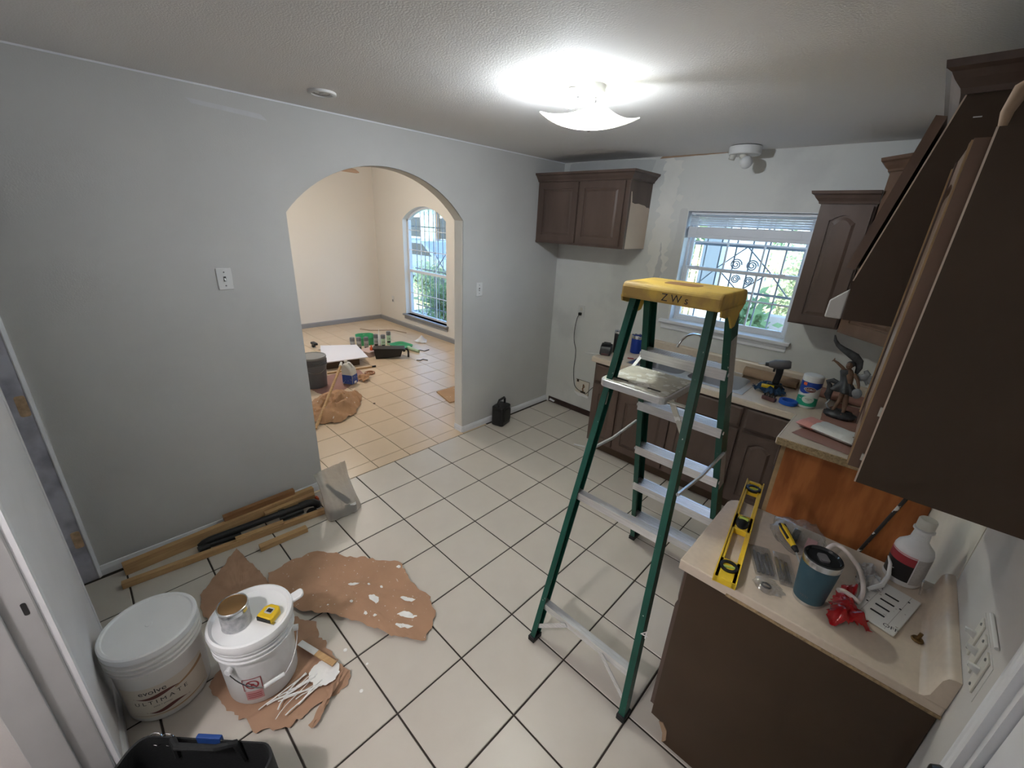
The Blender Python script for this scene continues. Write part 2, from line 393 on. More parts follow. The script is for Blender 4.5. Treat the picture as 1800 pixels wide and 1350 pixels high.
def single(mb, name, m, label, cat, group=None, smooth=SM, bevel=0.0, kind=None):
    xs = [p[0] for p in mb.v]; ys = [p[1] for p in mb.v]; zs = [p[2] for p in mb.v]
    c = V(((min(xs) + max(xs)) / 2, (min(ys) + max(ys)) / 2, min(zs)))
    me = _mesh(mb, name, smooth); me.transform(Matrix.Translation(-c)); me.materials.append(MATS[m])
    o = bpy.data.objects.new(name, me); C.objects.link(o); o.location = c
    WM[o.name] = Matrix.Translation(c)
    if bevel: bev(o, bevel)
    if label: o['label'] = label; o['category'] = cat
    if group: o['group'] = group
    if kind: o['kind'] = kind
    return o
def struct(mb, name, m, smooth=0.5, bevel=0.0):
    return single(mb, name, m, None, None, smooth=smooth, bevel=bevel, kind='structure')
def slabel(o, label, cat):
    o['label'] = label; o['category'] = cat; return o
def copies(root, loc, rz=0, label=None, group=None):
    r = root.copy(); C.objects.link(r); r.location = loc; r.rotation_euler = (0, 0, rz); WM[r.name] = T(*loc, rz)
    if label: r['label'] = label
    if group: r['group'] = group
    for ch in list(root.children):
        c = ch.copy(); C.objects.link(c); c.parent = r
        for g in list(ch.children):
            d = g.copy(); C.objects.link(d); d.parent = c
    return r
def text(s, size, M=None, fn=None, depth=0.0):
    """flat lettering as mesh, centred; fn maps (x,y) to a point"""
    cu = bpy.data.curves.new('lettering', 'FONT'); cu.body = s; cu.size = size; cu.align_x = 'CENTER'; cu.align_y = 'CENTER'; cu.resolution_u = 3
    o = bpy.data.objects.new('lettering', cu); C.objects.link(o)
    dg = bpy.context.evaluated_depsgraph_get(); dg.update()
    me = bpy.data.meshes.new_from_object(o.evaluated_get(dg))
    mb = MB(); mb.v = [tuple(v.co) for v in me.vertices]; mb.f = [tuple(p.vertices) for p in me.polygons]
    bpy.data.objects.remove(o, do_unlink=True); bpy.data.meshes.remove(me); bpy.data.curves.remove(cu)
    if fn: mb.map(fn)
    if M: mb.tf(M)
    return mb
def rrect(x0, x1, y0, y1, r, n=5):
    out = []
    for cx, cy, a in ((x1 - r, y1 - r, 0), (x0 + r, y1 - r, PI / 2), (x0 + r, y0 + r, PI), (x1 - r, y0 + r, 1.5 * PI)):
        for i in range(n + 1): out.append((cx + r * math.cos(a + PI / 2 * i / n), cy + r * math.sin(a + PI / 2 * i / n)))
    return out
def fbm(x, y, z=0.0, o=3): return noise.fractal(V((x, y, z)), 1.0, 2.0, o)
def resample(pts, n, closed=True):
    P = [V(p) for p in pts]; seg = list(zip(P, P[1:] + ([P[0]] if closed else []))) if closed else list(zip(P, P[1:]))
    L = [(b - a).length for a, b in seg]; tot = sum(L); out = []
    for i in range(n):
        d = tot * i / (n if closed else n - 1); k = 0
        while k < len(L) - 1 and d > L[k]: d -= L[k]; k += 1
        a, b = seg[k]; out.append(a + (b - a) * min(1, d / max(L[k], 1e-9)))
    return out
def crumple(x, y, amp, scale, seed):
    return abs(fbm(x * scale, y * scale, seed, 4)) * amp + abs(fbm(x * scale * 2.3 + 5, y * scale * 0.8, seed + 3, 3)) * amp * 0.7
def sheet(outline, z=0.003, amp=0.012, scale=6.0, rag=0.006, rings=14, n=110, seed=0.0, centre=None, lift=None):
    """crumpled sheet of paper from a star-shaped outline on the floor"""
    P = resample([(a, b, 0) for a, b in outline], n)
    c = V(centre + (0,)) if centre else sum(P, V((0, 0, 0))) / n
    mb = MB(); vs = []; fs = []
    for k in range(rings + 1):
        t = (k / rings)
        for i, p in enumerate(P):
            q = c + (p - c) * max(t, 0.002)
            if k == rings:
                d = (p - c).normalized(); q = q + d * (random.uniform(-rag, rag) + rag * 1.5 * fbm(p.x * 18, p.y * 18, seed))
            h = crumple(q.x, q.y, amp, scale, seed)
            if lift: h += lift(q.x, q.y, t)
            vs.append((q.x, q.y, z + h))
    for k in range(rings):
        for i in range(n):
            i2 = (i + 1) % n; fs.append((k * n + i, k * n + i2, (k + 1) * n + i2, (k + 1) * n + i))
    return mb.add(vs, fs)

# ------------------------------------------------------------------ the room
t = 0.3366
XA, XA2, YB, YB2, XC, YD, YD2, ZC = -0.03, -0.14, 2.33, 2.50, 3.05, -1.455, -1.575, 2.44
LX, LY, LZ = -4.78, 2.95, 2.75       # living room far wall, window wall, ceiling
# kitchen floor: grout bed and tiles
fl = struct(MB().box(XA2 + 0.01, XC + 0.1, -2.9, YB + 0.02, -0.06, -0.0035), 'floor', 'grout_dark')
def tile_mesh(nm, sx, sy, m, h=0.0075, b=0.0022):
    mb = MB(); vs = [(0, 0, -h), (sx, 0, -h), (sx, sy, -h), (0, sy, -h), (0, 0, -b), (sx, 0, -b), (sx, sy, -b), (0, sy, -b), (b, b, 0), (sx - b, b, 0), (sx - b, sy - b, 0), (b, sy - b, 0)]
    fs = [(8, 9, 10, 11)] + [(i, (i + 1) % 4, 4 + (i + 1) % 4, 4 + i) for i in range(4)] + [(4 + i, 4 + (i + 1) % 4, 8 + (i + 1) % 4, 8 + i) for i in range(4)]
    me = bpy.data.meshes.new(nm); me.from_pydata(vs, [], fs); me.materials.append(MATS[m]); me.update(); return me
TM = {}
def lay(parent, x0, x1, y0, y1, g, m, z=0.0):
    k = (round(x1 - x0 - g, 4), round(y1 - y0 - g, 4), m)
    if k[0] < 0.01 or k[1] < 0.01: return
    if k not in TM: TM[k] = tile_mesh('tile', k[0], k[1], m)
    o = bpy.data.objects.new('tile', TM[k]); C.objects.link(o); o.parent = parent
    o.location = V((x0 + g / 2, y0 + g / 2, z + random.uniform(-0.0006, 0.0006))) - parent.location
for a in range(0, 10):
    for b in range(-5, 7):
        x0, x1 = a * t, min((a + 1) * t, XC); y0, y1 = max(b * t, -1.60), min((b + 1) * t, YB)
        if y1 - y0 > 0.02 and x1 - x0 > 0.02: lay(fl, x0, x1, y0, y1, 0.0075, 'tile')
# living room floor
lp = 0.2968
fl2 = struct(MB().box(LX - 0.05, XA2 + 0.01, -2.0, LY + 0.05, -0.06, -0.0035), 'floor_living', 'grout_tan')
vis = lambda x, y: (-0.6 + (x - XA) * -0.30) < y < (1.75 + (x - XA) * -0.95)
for k in range(0, 17):
    for j in range(-4, 9):
        x1 = -0.1276 - lp * k; x0 = max(x1 - lp, LX); y0 = 0.787 + lp * j; y1 = min(y0 + lp, LY)
        if vis((x0 + x1) / 2, (y0 + y1) / 2) and x1 - x0 > 0.03 and y1 > y0: lay(fl2, x0, x1, y0, y1, 0.0042, 'tile_living')
for j in range(-4, 2):                       # the cut strip under the arch
    y0 = 0.787 + lp * j; lay(fl2, -0.1276, 0.0, y0, y0 + lp, 0.0042, 'tile_living')
# ceilings
struct(MB().box(XA2, XC + 0.1, -2.9, YB2, ZC, ZC + 0.12), 'ceiling', 'ceiling')
struct(MB().box(LX - 0.2, XA2, -2.0, LY + 0.2, LZ, LZ + 0.12), 'ceiling_living', 'ceiling_cream')
# arched wall
yl, yr, zs, zt = -0.238, 1.087, 1.885, 2.195
half = (yr - yl) / 2; rise = zt - zs; Rr = (half * half + rise * rise) / (2 * rise); yc = (yl + yr) / 2; zc_ = zt - Rr
arc = []
a0 = math.asin(half / Rr)
for i in range(29):
    a = -a0 + 2 * a0 * i / 28; arc.append((yc + Rr * math.sin(a), zc_ + Rr * math.cos(a)))
mb = MB()
mb.box(XA2, XA, YD2, yl, -0.02, LZ); mb.box(XA2, XA, yr, YB, -0.02, LZ)
mb.box(XA2, XA, yl, yr, zt + 0.05, LZ)
top = [(yl, zt + 0.05)] + [(y, z) for y, z in arc] + [(yr, zt + 0.05)]
for i in range(28):
    (y0, z0), (y1, z1) = arc[i], arc[i + 1]
    mb.add([(XA2, y0, z0), (XA, y0, z0), (XA, y1, z1), (XA2, y1, z1), (XA2, y0, zt + 0.05), (XA, y0, zt + 0.05), (XA, y1, zt + 0.05), (XA2, y1, zt + 0.05)],
           [(0, 1, 2, 3), (1, 5, 6, 2), (0, 3, 7, 4)])
me = struct(mb, 'wall_left', 'wall_grey', smooth=False)
# the living-room face and the reveal of that wall are cream, as the room behind it
lw = MB(); lw.box(XA2 - 0.004, XA2, YD2, yl, 0, LZ); lw.box(XA2 - 0.004, XA2, yr, LY, 0, LZ); lw.box(XA2 - 0.004, XA2, yl, yr, zt + 0.05, LZ)
part(lw, 'living_paint', 'wall_cream', me, 'cream paint on the living room side', smooth=False)
rv = MB()
rv.box(XA2, XA - 0.012, yr - 0.003, yr, 0, zs); rv.box(XA2, XA - 0.012, yl, yl + 0.003, 0, zs)
for i in range(28):
    (y0, z0), (y1, z1) = arc[i], arc[i + 1]
    rv.add([(XA2, y0, z0 - .002), (XA - 0.012, y0, z0 - .002), (XA - 0.012, y1, z1 - .002), (XA2, y1, z1 - .002)], [(0, 1, 2, 3)])
part(rv, 'arch_reveal', 'wall_cream', me, 'cream inner face of the arch', smooth=False)
part(MB().box(XA, XA + .004, YD, YB, ZC - .007, ZC), 'caulk_line', 'trim_white', me, 'thin pale caulk line at the ceiling', smooth=False)
ap = MB().add([(XA + .001, -0.62, 2.372), (XA + .001, -0.30, 2.36), (XA + .001, -0.27, 2.335), (XA + .001, -0.60, 2.352)], [(0, 1, 2, 3)])
part(ap, 'spackle_patch', 'spackle', me, 'pale spackle smear below the ceiling')
# window wall B with opening
wx0, wx1, wz0, wz1 = 1.240, 2.120, 1.175, 2.045
mb = MB()
mb.box(XA2, wx0, YB, YB2, -0.02, ZC); mb.box(wx1, XC + 0.12, YB, YB2, -0.02, ZC)
mb.box(wx0, wx1, YB, YB2, -0.02, wz0); mb.box(wx0, wx1, YB, YB2, wz1, ZC)
wb = struct(mb, 'wall_back', 'wall_pale', smooth=False)
def patch(parent, pts, m, seed, plane='y', val=YB, off=0.0015, label=None, name='plaster_patch', rag=0.02):
    N_ = 150; P = resample([(a, b, 0) for a, b in pts], N_); c = sum(P, V((0, 0, 0))) / N_
    vs = []
    for p in P:
        d = (p - c).normalized(); q = p + V((1, .4, 0)) * rag * fbm(p.x * 16, p.y * 16, seed, 5); vs.append(q)
    mb = MB(); P3 = [((q.x, val - off, q.y) if plane == 'y' else (val + off, q.x, q.y)) for q in vs]
    mb.add(P3, [tuple(range(N_))])
    return part(mb, name, m, parent, label, smooth=False)
patch(wb, [(0.03, 2.30), (0.88, 2.31), (0.90, 2.42), (0.5, 2.44), (0.05, 2.43)], 'wall_patch_grey', 1, label='grey unpainted band above the wall cabinet', rag=0.01)
patch(wb, [(0.985, 1.2), (1.10, 1.22), (1.11, 2.0), (1.13, 2.40), (0.975, 2.42), (0.98, 1.8)], 'wall_patch', 2, label='cream skim-coat strip beside the cabinet', rag=0.06)
patch(wb, [(1.03, 1.33), (1.09, 1.36), (1.10, 1.55), (1.08, 1.72), (1.06, 1.80), (1.045, 1.60)], 'wall_patch_grey', 5, off=0.0025, label='grey scraped blotch', rag=0.022)
patch(wb, [(1.13, 1.15), (1.225, 1.15), (1.232, 2.06), (1.18, 2.06)], 'wall_patch_soft', 7, label='grey filler beside the window', rag=0.01)
patch(wb, [(1.115, 2.13), (1.165, 2.11), (1.18, 2.155), (1.14, 2.165)], 'wall_patch', 9, off=0.003, label='loose plaster flake')
patch(wb, [(0.93, 2.425), (1.5, 2.435), (1.5, 2.4395), (0.95, 2.4395)], 'tube_tan', 11, label='bare tan drywall paper at the ceiling', rag=0.003)
# right wall C
mb = MB().box(XC, XC + 0.12, -0.205, YB2, -0.02, ZC); mb.box(XC, XC + 0.12, -1.01, -0.205, 2.06, ZC); mb.box(XC, XC + 0.12, -2.9, -1.01, -0.02, ZC)
wc = struct(mb, 'wall_right', 'wall_hall', smooth=False)
mb = MB().box(XC - 0.002, XC, 0.425, 1.29, 0.0, 1.66)
part(mb, 'bare_plaster', 'wall_range', wc, 'tan unpainted plaster behind the missing range', smooth=False)
# wall D (the camera side) with pantry opening and the doorway at its end
mb = MB().box(0.555, 1.30, YD2, YD, -0.02, ZC); mb.box(-0.03, 0.555, YD2, YD, 2.05, ZC); mb.box(1.30, 2.22, YD2, YD, 2.05, ZC); mb.box(2.22, XC, YD2, YD, -0.02, ZC)
wd = struct(mb, 'wall_near', 'wall_white', smooth=False)
struct(MB().box(XA2, XA, -2.9, YD2, -0.02, LZ), 'wall_pantry_side', 'wall_hall', smooth=False)
struct(MB().box(XA2, XC + 0.12, -3.0, -2.9, -0.02, ZC), 'wall_hall_end', 'wall_hall', smooth=False)
struct(MB().box(0.9, 1.0, -2.9, YD2, -0.02, ZC), 'wall_pantry_divider', 'wall_hall', smooth=False)
# living room walls
mb = MB().box(LX - 0.15, LX, -2.0, -1.3, -0.02, LZ); mb.box(LX - .15, LX, .1, LY, -0.02, LZ); mb.box(LX - .15, LX, -1.3, .1, -0.02, .9); mb.box(LX - .15, LX, -1.3, .1, 2.1, LZ)  # far wall, with an opening for the added daylight window
struct(mb, 'wall_living_far', 'wall_cream', smooth=False)
struct(MB().box(LX - 0.15, XA2, -2.15, -2.0, -0.02, LZ), 'wall_living_side', 'wall_cream', smooth=False)
lx0, lx1, lz0, lzs, lzt = -3.87, -2.68, 0.255, 1.855, 2.06
mb = MB(); Y0, Y1 = LY, LY + 0.17
mb.box(LX - .15, lx0, Y0, Y1, -0.02, LZ); mb.box(lx1, XA2, Y0, Y1, -0.02, LZ); mb.box(lx0, lx1, Y0, Y1, -0.02, lz0); mb.box(lx0, lx1, Y0, Y1, lzt + .03, LZ)
hw = (lx1 - lx0) / 2; rs = lzt - lzs; R2 = (hw * hw + rs * rs) / (2 * rs); cx = (lx0 + lx1) / 2; cz = lzt - R2; aa = math.asin(hw / R2)
LARC = [(cx + R2 * math.sin(-aa + 2 * aa * i / 20), cz + R2 * math.cos(-aa + 2 * aa * i / 20)) for i in range(21)]
for i in range(20):
    (x0, z0), (x1, z1) = LARC[i], LARC[i + 1]
    mb.add([(x0, Y0, z0), (x1, Y0, z1), (x1, Y1, z1), (x0, Y1, z0), (x0, Y0, lzt + .03), (x1, Y0, lzt + .03), (x1, Y1, lzt + .03), (x0, Y1, lzt + .03)], [(0, 1, 2, 3), (0, 4, 5, 1), (3, 2, 6, 7)])
struct(mb, 'wall_living_window', 'wall_cream', smooth=False)
# baseboards
BBP = [(0, 0), (0.012, 0), (0.012, 0.035), (0.008, 0.050), (0.006, 0.058), (0, 0.060)]
struct(MB().sweep([(XA2 - 0.001, 1.084 - 0.001 + 0.003), (XA, 1.087), (XA, YB)][1:], BBP), 'baseboard_left', 'trim_white', smooth=False)
struct(MB().sweep([(XA, yr), (XA2, yr)][::-1], [(o, z) for o, z in BBP]), 'baseboard_arch', 'trim_white', smooth=False)
struct(MB().sweep([(XA, YD), (XA, yl)], BBP), 'baseboard_left_near', 'trim_white', smooth=False)
struct(MB().sweep([(1.235, YD), (0.56, YD)][::-1], [(-o, z) for o, z in BBP]), 'baseboard_near', 'trim_white', smooth=False)
BB2 = [(0, 0), (0.014, 0), (0.014, 0.065), (0.006, 0.078), (0, 0.080)]
struct(MB().sweep([(LX, -2.0), (LX, LY), (XA2, LY)], BB2), 'baseboard_living', 'trim_grey', smooth=False)
# bare sole plate left on wall B where the baseboard came off
bp = single(MB().box(0.02, 0.95, YB - 0.012, YB, 0.004, 0.062), 'bare_base_strip', 'plate_brown', 'dark brown bare strip along the wall foot where baseboard came off', 'base strip')
part(MB().add([(0.03, YB - .0125, .02), (0.10, YB - .0125, .014), (0.115, YB - .0125, .034), (0.045, YB - .0125, .044)], [(0, 1, 2, 3)]), 'paint_chip', 'trim_white', bp, 'white chip of old paint')
struct(MB().box(XA2, XA, YB2, LY + 0.17, -0.02, LZ), 'wall_corner', 'wall_cream', smooth=False)

# ------------------------------------------------------------------ kitchen window
def win_root(name, loc):
    o = bpy.data.objects.new(name, None); C.objects.link(o); o.location = loc; o['kind'] = 'structure'; WM[o.name] = Matrix.Translation(loc); return o
W1 = win_root('window_1', ((wx0 + wx1) / 2, YB, wz0))
yg = 2.435
gx0, gx1, gz0, gz1, gm = 1.262, 2.098, 1.195, 2.030, 1.612
mb = MB(); fr = 0.022
for (a, b, c, d) in ((wx0, gx0, wz0, wz1), (gx1, wx1, wz0, wz1), (gx0, gx1, wz0, gz0), (gx0, gx1, gz1, wz1)): mb.box(a, b, yg - 0.02, yg + 0.05, c, d)
part(mb, 'window_frame', 'vinyl_white', W1, smooth=False, bevel=0.002)
mb = MB().box(wx0, wx0 + 0.004, YB, yg - 0.02, wz0, wz1); mb.box(wx1 - 0.004, wx1, YB, yg - .02, wz0, wz1); mb.box(wx0, wx1, YB, yg - .02, wz1 - .004, wz1)
part(mb, 'window_reveal', 'vinyl_white', W1, smooth=False)
def sash(x0, x1, z0, z1, y, st, br, tr, name, nv, nh, root):
    mb = MB(); mb.box(x0, x0 + st, y, y + .028, z0, z1); mb.box(x1 - st, x1, y, y + .028, z0, z1); mb.box(x0 + st, x1 - st, y, y + .028, z0, z0 + br); mb.box(x0 + st, x1 - st, y, y + .028, z1 - tr, z1)
    s = part(mb, name, 'vinyl_white', root, smooth=False, bevel=0.002)
    ix0, ix1, iz0, iz1 = x0 + st, x1 - st, z0 + br, z1 - tr
    for i in range(nv):
        x = ix0 + (ix1 - ix0) * (i + 1) / (nv + 1); part(MB().box(x - .006, x + .006, y + .006, y + .02, iz0, iz1), 'muntin', 'vinyl_white', s, smooth=False)
    for j in range(nh):
        z = iz0 + (iz1 - iz0) * (j + 1) / (nh + 1); part(MB().box(ix0, ix1, y + .007, y + .019, z - .006, z + .006), 'muntin', 'vinyl_white', s, smooth=False)
    part(MB().box(ix0, ix1, y + .012, y + .015, iz0, iz1), 'pane', 'window_glass', s, smooth=False)
    return s
sash(gx0, gx1, gm - 0.012, gz1, yg + 0.012, 0.022, 0.026, 0.02, 'upper_sash', 2, 1, W1)
ls = sash(gx0, gx1, gz0, gm + 0.014, yg - 0.018, 0.024, 0.026, 0.026, 'lower_sash', 2, 1, W1)
for x in (1.36, 1.98): part(MB().box(x - .018, x + .018, yg - .026, yg - .016, gm + .004, gm + .020), 'sash_lock', 'vinyl_white', ls, bevel=0.002)
sl = MB().box(1.165, 2.165, YB - 0.045, yg - 0.02, 1.148, 1.176)
part(sl, 'window_sill', 'trim_white', W1, smooth=False, bevel=0.006)
part(MB().prism([(YB, 1.148), (YB - .022, 1.148), (YB - .020, 1.128), (YB - .012, 1.118), (YB - .014, 1.100), (YB - .008, 1.092), (YB, 1.092)], 1.185, 2.145, 'x'), 'sill_apron', 'trim_white', W1, smooth=False)
# blind, drawn half up
BL = thing('window_blind', 'white slatted blind pulled up at the top of the sink window', 'blind', (1.68, 2.385, 1.845))
part(MB().box(1.25, 2.11, 2.372, 2.402, 2.018, 2.040), 'head_rail', 'vinyl_white', BL, smooth=False, bevel=0.002)
zz = 2.008
while zz > 1.935:
    part(MB().prism([(2.372, zz - .009), (2.388, zz + .002), (2.404, zz + .005), (2.404, zz + .0038), (2.388, zz + .0008), (2.372, zz - .0102)], 1.252, 2.108, 'x'), 'slat', 'vinyl_white', BL, smooth=False); zz -= 0.0155
for k in range(14):
    z = 1.930 - k * 0.0042; part(MB().box(1.252, 2.108, 2.366 + .002 * (k % 2), 2.408, z - .0041, z), 'slat', 'vinyl_white', BL, smooth=False)
part(MB().box(1.252, 2.108, 2.368, 2.406, 1.846, 1.872), 'bottom_rail', 'vinyl_white', BL, smooth=False, bevel=0.004)
for x in (1.32, 1.55, 1.80, 2.04): part(MB().box(x - .001, x + .001, 2.364, 2.366, 1.865, 2.02), 'ladder_cord', 'vinyl_white', BL, smooth=False)
# burglar bars outside
def bars(name, label, x0, x1, z0, z1, y, xs, zsb, scr, arch=None, wy=0):
    B = thing(name, label, 'window bars', ((x0 + x1) / 2, y, z0))
    for x in xs:
        zt2 = z1 if not arch else arch(x)
        part(MB().box(x - .005, x + .005, y - .005, y + .005, z0, zt2), 'bar', 'iron', B, smooth=False)
    for z in zsb: part(MB().box(x0, x1, y - .009, y - .003, z - .009, z + .009), 'rail', 'iron', B, smooth=False)
    for x in (x0, x1):
        for z in (z0 + .02, zsb[-1]): part(MB().box(x - .008, x + .008, wy, y, z - .008, z + .008), 'standoff', 'iron', B, smooth=False)
    for (sx, sz, r) in scr:
        part(MB().tube([(sx + (r * (1 - .028 * i)) * math.cos(.5 * i), y - .012, sz + (r * (1 - .028 * i)) * math.sin(.5 * i)) for i in range(30)], .005, 6), 'scroll', 'iron', B)
    return B
yb = 2.60
B1 = bars('window_bars', 'grey iron burglar bars with scrolls outside the sink window', 1.20, 2.16, 1.13, 2.07, yb, [1.22 + .118 * i for i in range(9)], (1.15, 1.45, 1.80, 2.05), [(1.60, 1.66, .045), (1.72, 1.66, .045), (1.62, 1.545, .035), (1.72, 1.54, .035)], wy=YB2)
for (xa, za, xb2, zb) in ((1.66, 1.45, 1.46, 1.62), (1.66, 1.45, 1.86, 1.62), (1.46, 1.62, 1.66, 1.80), (1.86, 1.62, 1.66, 1.80), (1.46, 1.62, 1.30, 1.45), (1.86, 1.62, 2.02, 1.45)):
    part(MB().beam((xa, yb - .012, za), (xb2, yb - .012, zb), [(-.004, -.004), (.004, -.004), (.004, .004), (-.004, .004)], (0, 1, 0)), 'lattice_bar', 'iron', B1, smooth=False)
# ------------------------------------------------------------------ living room window
W2 = win_root('window_2', (cx, LY, lz0))
yw = LY + 0.09
def larc(x, off=0): return cz + math.sqrt(max(0.0, (R2 - off) ** 2 - (x - cx) ** 2))
fx0, fx1, fz0 = lx0 + 0.035, lx1 - 0.035, lz0 + 0.03
mb = MB(); mb.box(lx0, fx0, yw, yw + .05, lz0, lzs); mb.box(fx1, lx1, yw, yw + .05, lz0, lzs); mb.box(fx0, fx1, yw, yw + .05, lz0, fz0)
for i in range(20):
    (x0, z0), (x1, z1) = LARC[i], LARC[i + 1]
    mb.prism([(x0, z0), (x1, z1), (x1, z1 - .035), (x0, z0 - .035)], yw, yw + .05, 'y')
part(mb, 'window_frame', 'vinyl_white', W2, smooth=False)
zm = 1.02
part(MB().box(fx0, fx1, yw - .008, yw + .04, zm - .022, zm + .022), 'meeting_rail', 'vinyl_white', W2, smooth=False, bevel=.002)
for z in (0.635, 1.37, 1.69): part(MB().box(fx0, fx1, yw + .014, yw + .026, z - .006, z + .006), 'muntin', 'vinyl_white', W2, smooth=False)
for x in (fx0 + .33, fx1 - .38): part(MB().box(x - .006, x + .006, yw + .014, yw + .026, fz0, larc(x, .035)), 'muntin', 'vinyl_white', W2, smooth=False)
part(MB().box(fx0, fx1, yw + .018, yw + .021, fz0, zm), 'pane', 'window_glass', W2, smooth=False)
up = [(fx1, zm), (fx0, zm)] + [(min(max(x, fx0), fx1), z - .035) for x, z in LARC]
part(MB().prism(up, yw + .018, yw + .021, 'y'), 'pane', 'window_glass', W2, smooth=False)
part(MB().box(lx0 - .05, lx1 + .05, LY - .05, LY + .09, lz0 - .03, lz0), 'window_sill', 'trim_grey', W2, smooth=False, bevel=.004)
part(MB().box(lx0 - .03, lx1 + .03, LY - .02, LY, lz0 - .09, lz0 - .03), 'sill_apron', 'trim_grey', W2, smooth=False, bevel=.004)
B2 = bars('window_bars', 'grey iron burglar bars outside the arched living room window', lx0 - .03, lx1 + .03, lz0, lzt, yw + .16, [lx0 + .03 + .125 * i for i in range(10)], (.40, 1.05, 1.75), [(-3.28, .9, .06), (-3.10, .9, .06)], arch=lambda x: larc(x) - .01, wy=LY + .169)
for (xa, za, xb2, zb) in ((-3.3, 1.05, -3.0, 1.35), (-3.0, 1.05, -3.3, 1.35), (-3.0, .75, -2.75, 1.05), (-2.75, .75, -3.0, 1.05)):
    part(MB().beam((xa, yw + .148, za), (xb2, yw + .148, zb), [(-.005, -.005), (.005, -.005), (.005, .005), (-.005, .005)], (0, 1, 0)), 'lattice_bar', 'iron', B2, smooth=False)

W3 = win_root('added_window', (LX, -.6, .9))  # unseen window, added to bring more daylight into the living room
mb = MB()
for (a, b, c, d) in ((-1.3, -1.26, .9, 2.1), (.06, .1, .9, 2.1), (-1.26, .06, .9, .94), (-1.26, .06, 2.06, 2.1), (-1.26, .06, 1.48, 1.52), (-.62, -.58, .94, 2.06)): mb.box(LX - .11, LX - .06, a, b, c, d)
part(mb, 'window_frame', 'vinyl_white', W3, smooth=False)
part(MB().box(LX - .09, LX - .087, -1.26, .06, .94, 2.06), 'pane', 'window_glass', W3, smooth=False)
part(MB().box(LX - .06, LX + .04, -1.34, .14, .87, .9), 'window_sill', 'trim_grey', W3, smooth=False)
# ------------------------------------------------------------------ doorways on the camera side
CAS = [(0, 0), (0.062, 0), (0.062, 0.009), (0.052, 0.013), (0.046, 0.010), (0.036, 0.016), (0.026, 0.016), (0.020, 0.012), (0.008, 0.018), (0, 0.016)]
# far jamb with old hinge mortises, hard against the arch wall
tr = struct(MB().box(XA, XA + 0.020, YD2, YD + 0.002, 0, 2.05), 'trim_1', 'jamb_lavender', smooth=False)
part(MB().box(XA + .020, XA + .032, YD2, YD - .075, 0, 2.05), 'door_stop', 'jamb_lavender', tr, smooth=False, bevel=.002)
part(MB().prism([(XA, YD + .002), (XA + .022, YD + .002), (XA + .022, YD + .006), (XA + .013, YD + .016), (XA, YD + .018)], 0, 2.08), 'casing', 'trim_white', tr, smooth=False)
for z in (0.27, 1.02, 1.80): part(MB().prism(rrect(YD - .036, YD - .002, z - .05, z + .05, .010), XA + .0200, XA + .0212, 'x'), 'hinge_mortise', 'mortise_wood', tr, 'bare wood hinge mortise')
part(MB().box(0.533, 0.558, YD2, YD + 0.004, 0, 2.05), 'jamb', 'trim_white', wd, smooth=False, bevel=.003)
part(MB().box(XA + .02, 0.56, YD2, YD + .002, 2.035, 2.06), 'head_jamb', 'trim_white', wd, smooth=False)
# second doorway: casing, then the jamb face with its empty strike hole
tr2 = struct(MB().box(1.300, 1.320, YD2 - .01, YD + 0.003, 0, 2.05), 'trim_2', 'jamb_grey', smooth=False, bevel=.004)
part(MB().prism([(1.316 - a * 1.0, YD + b) for a, b in CAS], 0, 2.09), 'casing', 'trim_white', tr2, smooth=0.4)
part(MB().prism(rrect(YD - .022, YD - .012, .895, .935, .0045), 1.3202, 1.3208, 'x'), 'strike_hole', 'slot_dark', tr2, 'dark empty strike plate hole')
part(MB().box(1.320, 1.331, YD2 - .01, YD - .055, 0, 2.04), 'door_stop', 'jamb_grey', tr2, smooth=False, bevel=.002)
struct(MB().box(1.32, 2.22, YD2, YD + .002, 2.03, 2.06), 'trim_3', 'trim_white', smooth=False)
# white door on the right wall
D1 = win_root('door_1', (XC, -0.60, 0))
part(MB().box(XC + .012, XC + .05, -0.985, -0.228, 0.01, 2.03), 'door_slab', 'trim_white', D1, smooth=False, bevel=.003)
jm = MB().box(XC, XC + .12, -0.226, -0.205, 0, 2.05); jm.box(XC, XC + .12, -1.01, -0.987, 0, 2.05); jm.box(XC, XC + .12, -1.01, -.205, 2.032, 2.06)
part(jm, 'jamb', 'trim_white', D1, smooth=False)
part(MB().prism([(XC - b * .8, -0.208 + a) for a, b in CAS], 0, 2.10), 'casing', 'trim_white', D1, smooth=0.4)
kb = part(MB().lathe([(.026, 0), (.026, .004), (.012, .010), (.011, .03), (.024, .042), (.027, .055), (.02, .066), (.0, .069)], 24, T(XC + .012, -0.288, .955, 0, 0, -PI / 2)), 'door_knob', 'black_plastic', D1, 'black door knob')
part(MB().box(XC + .012, XC + .0135, -0.2275, -0.224, .92, .99), 'latch_plate', 'iron', D1, smooth=False)

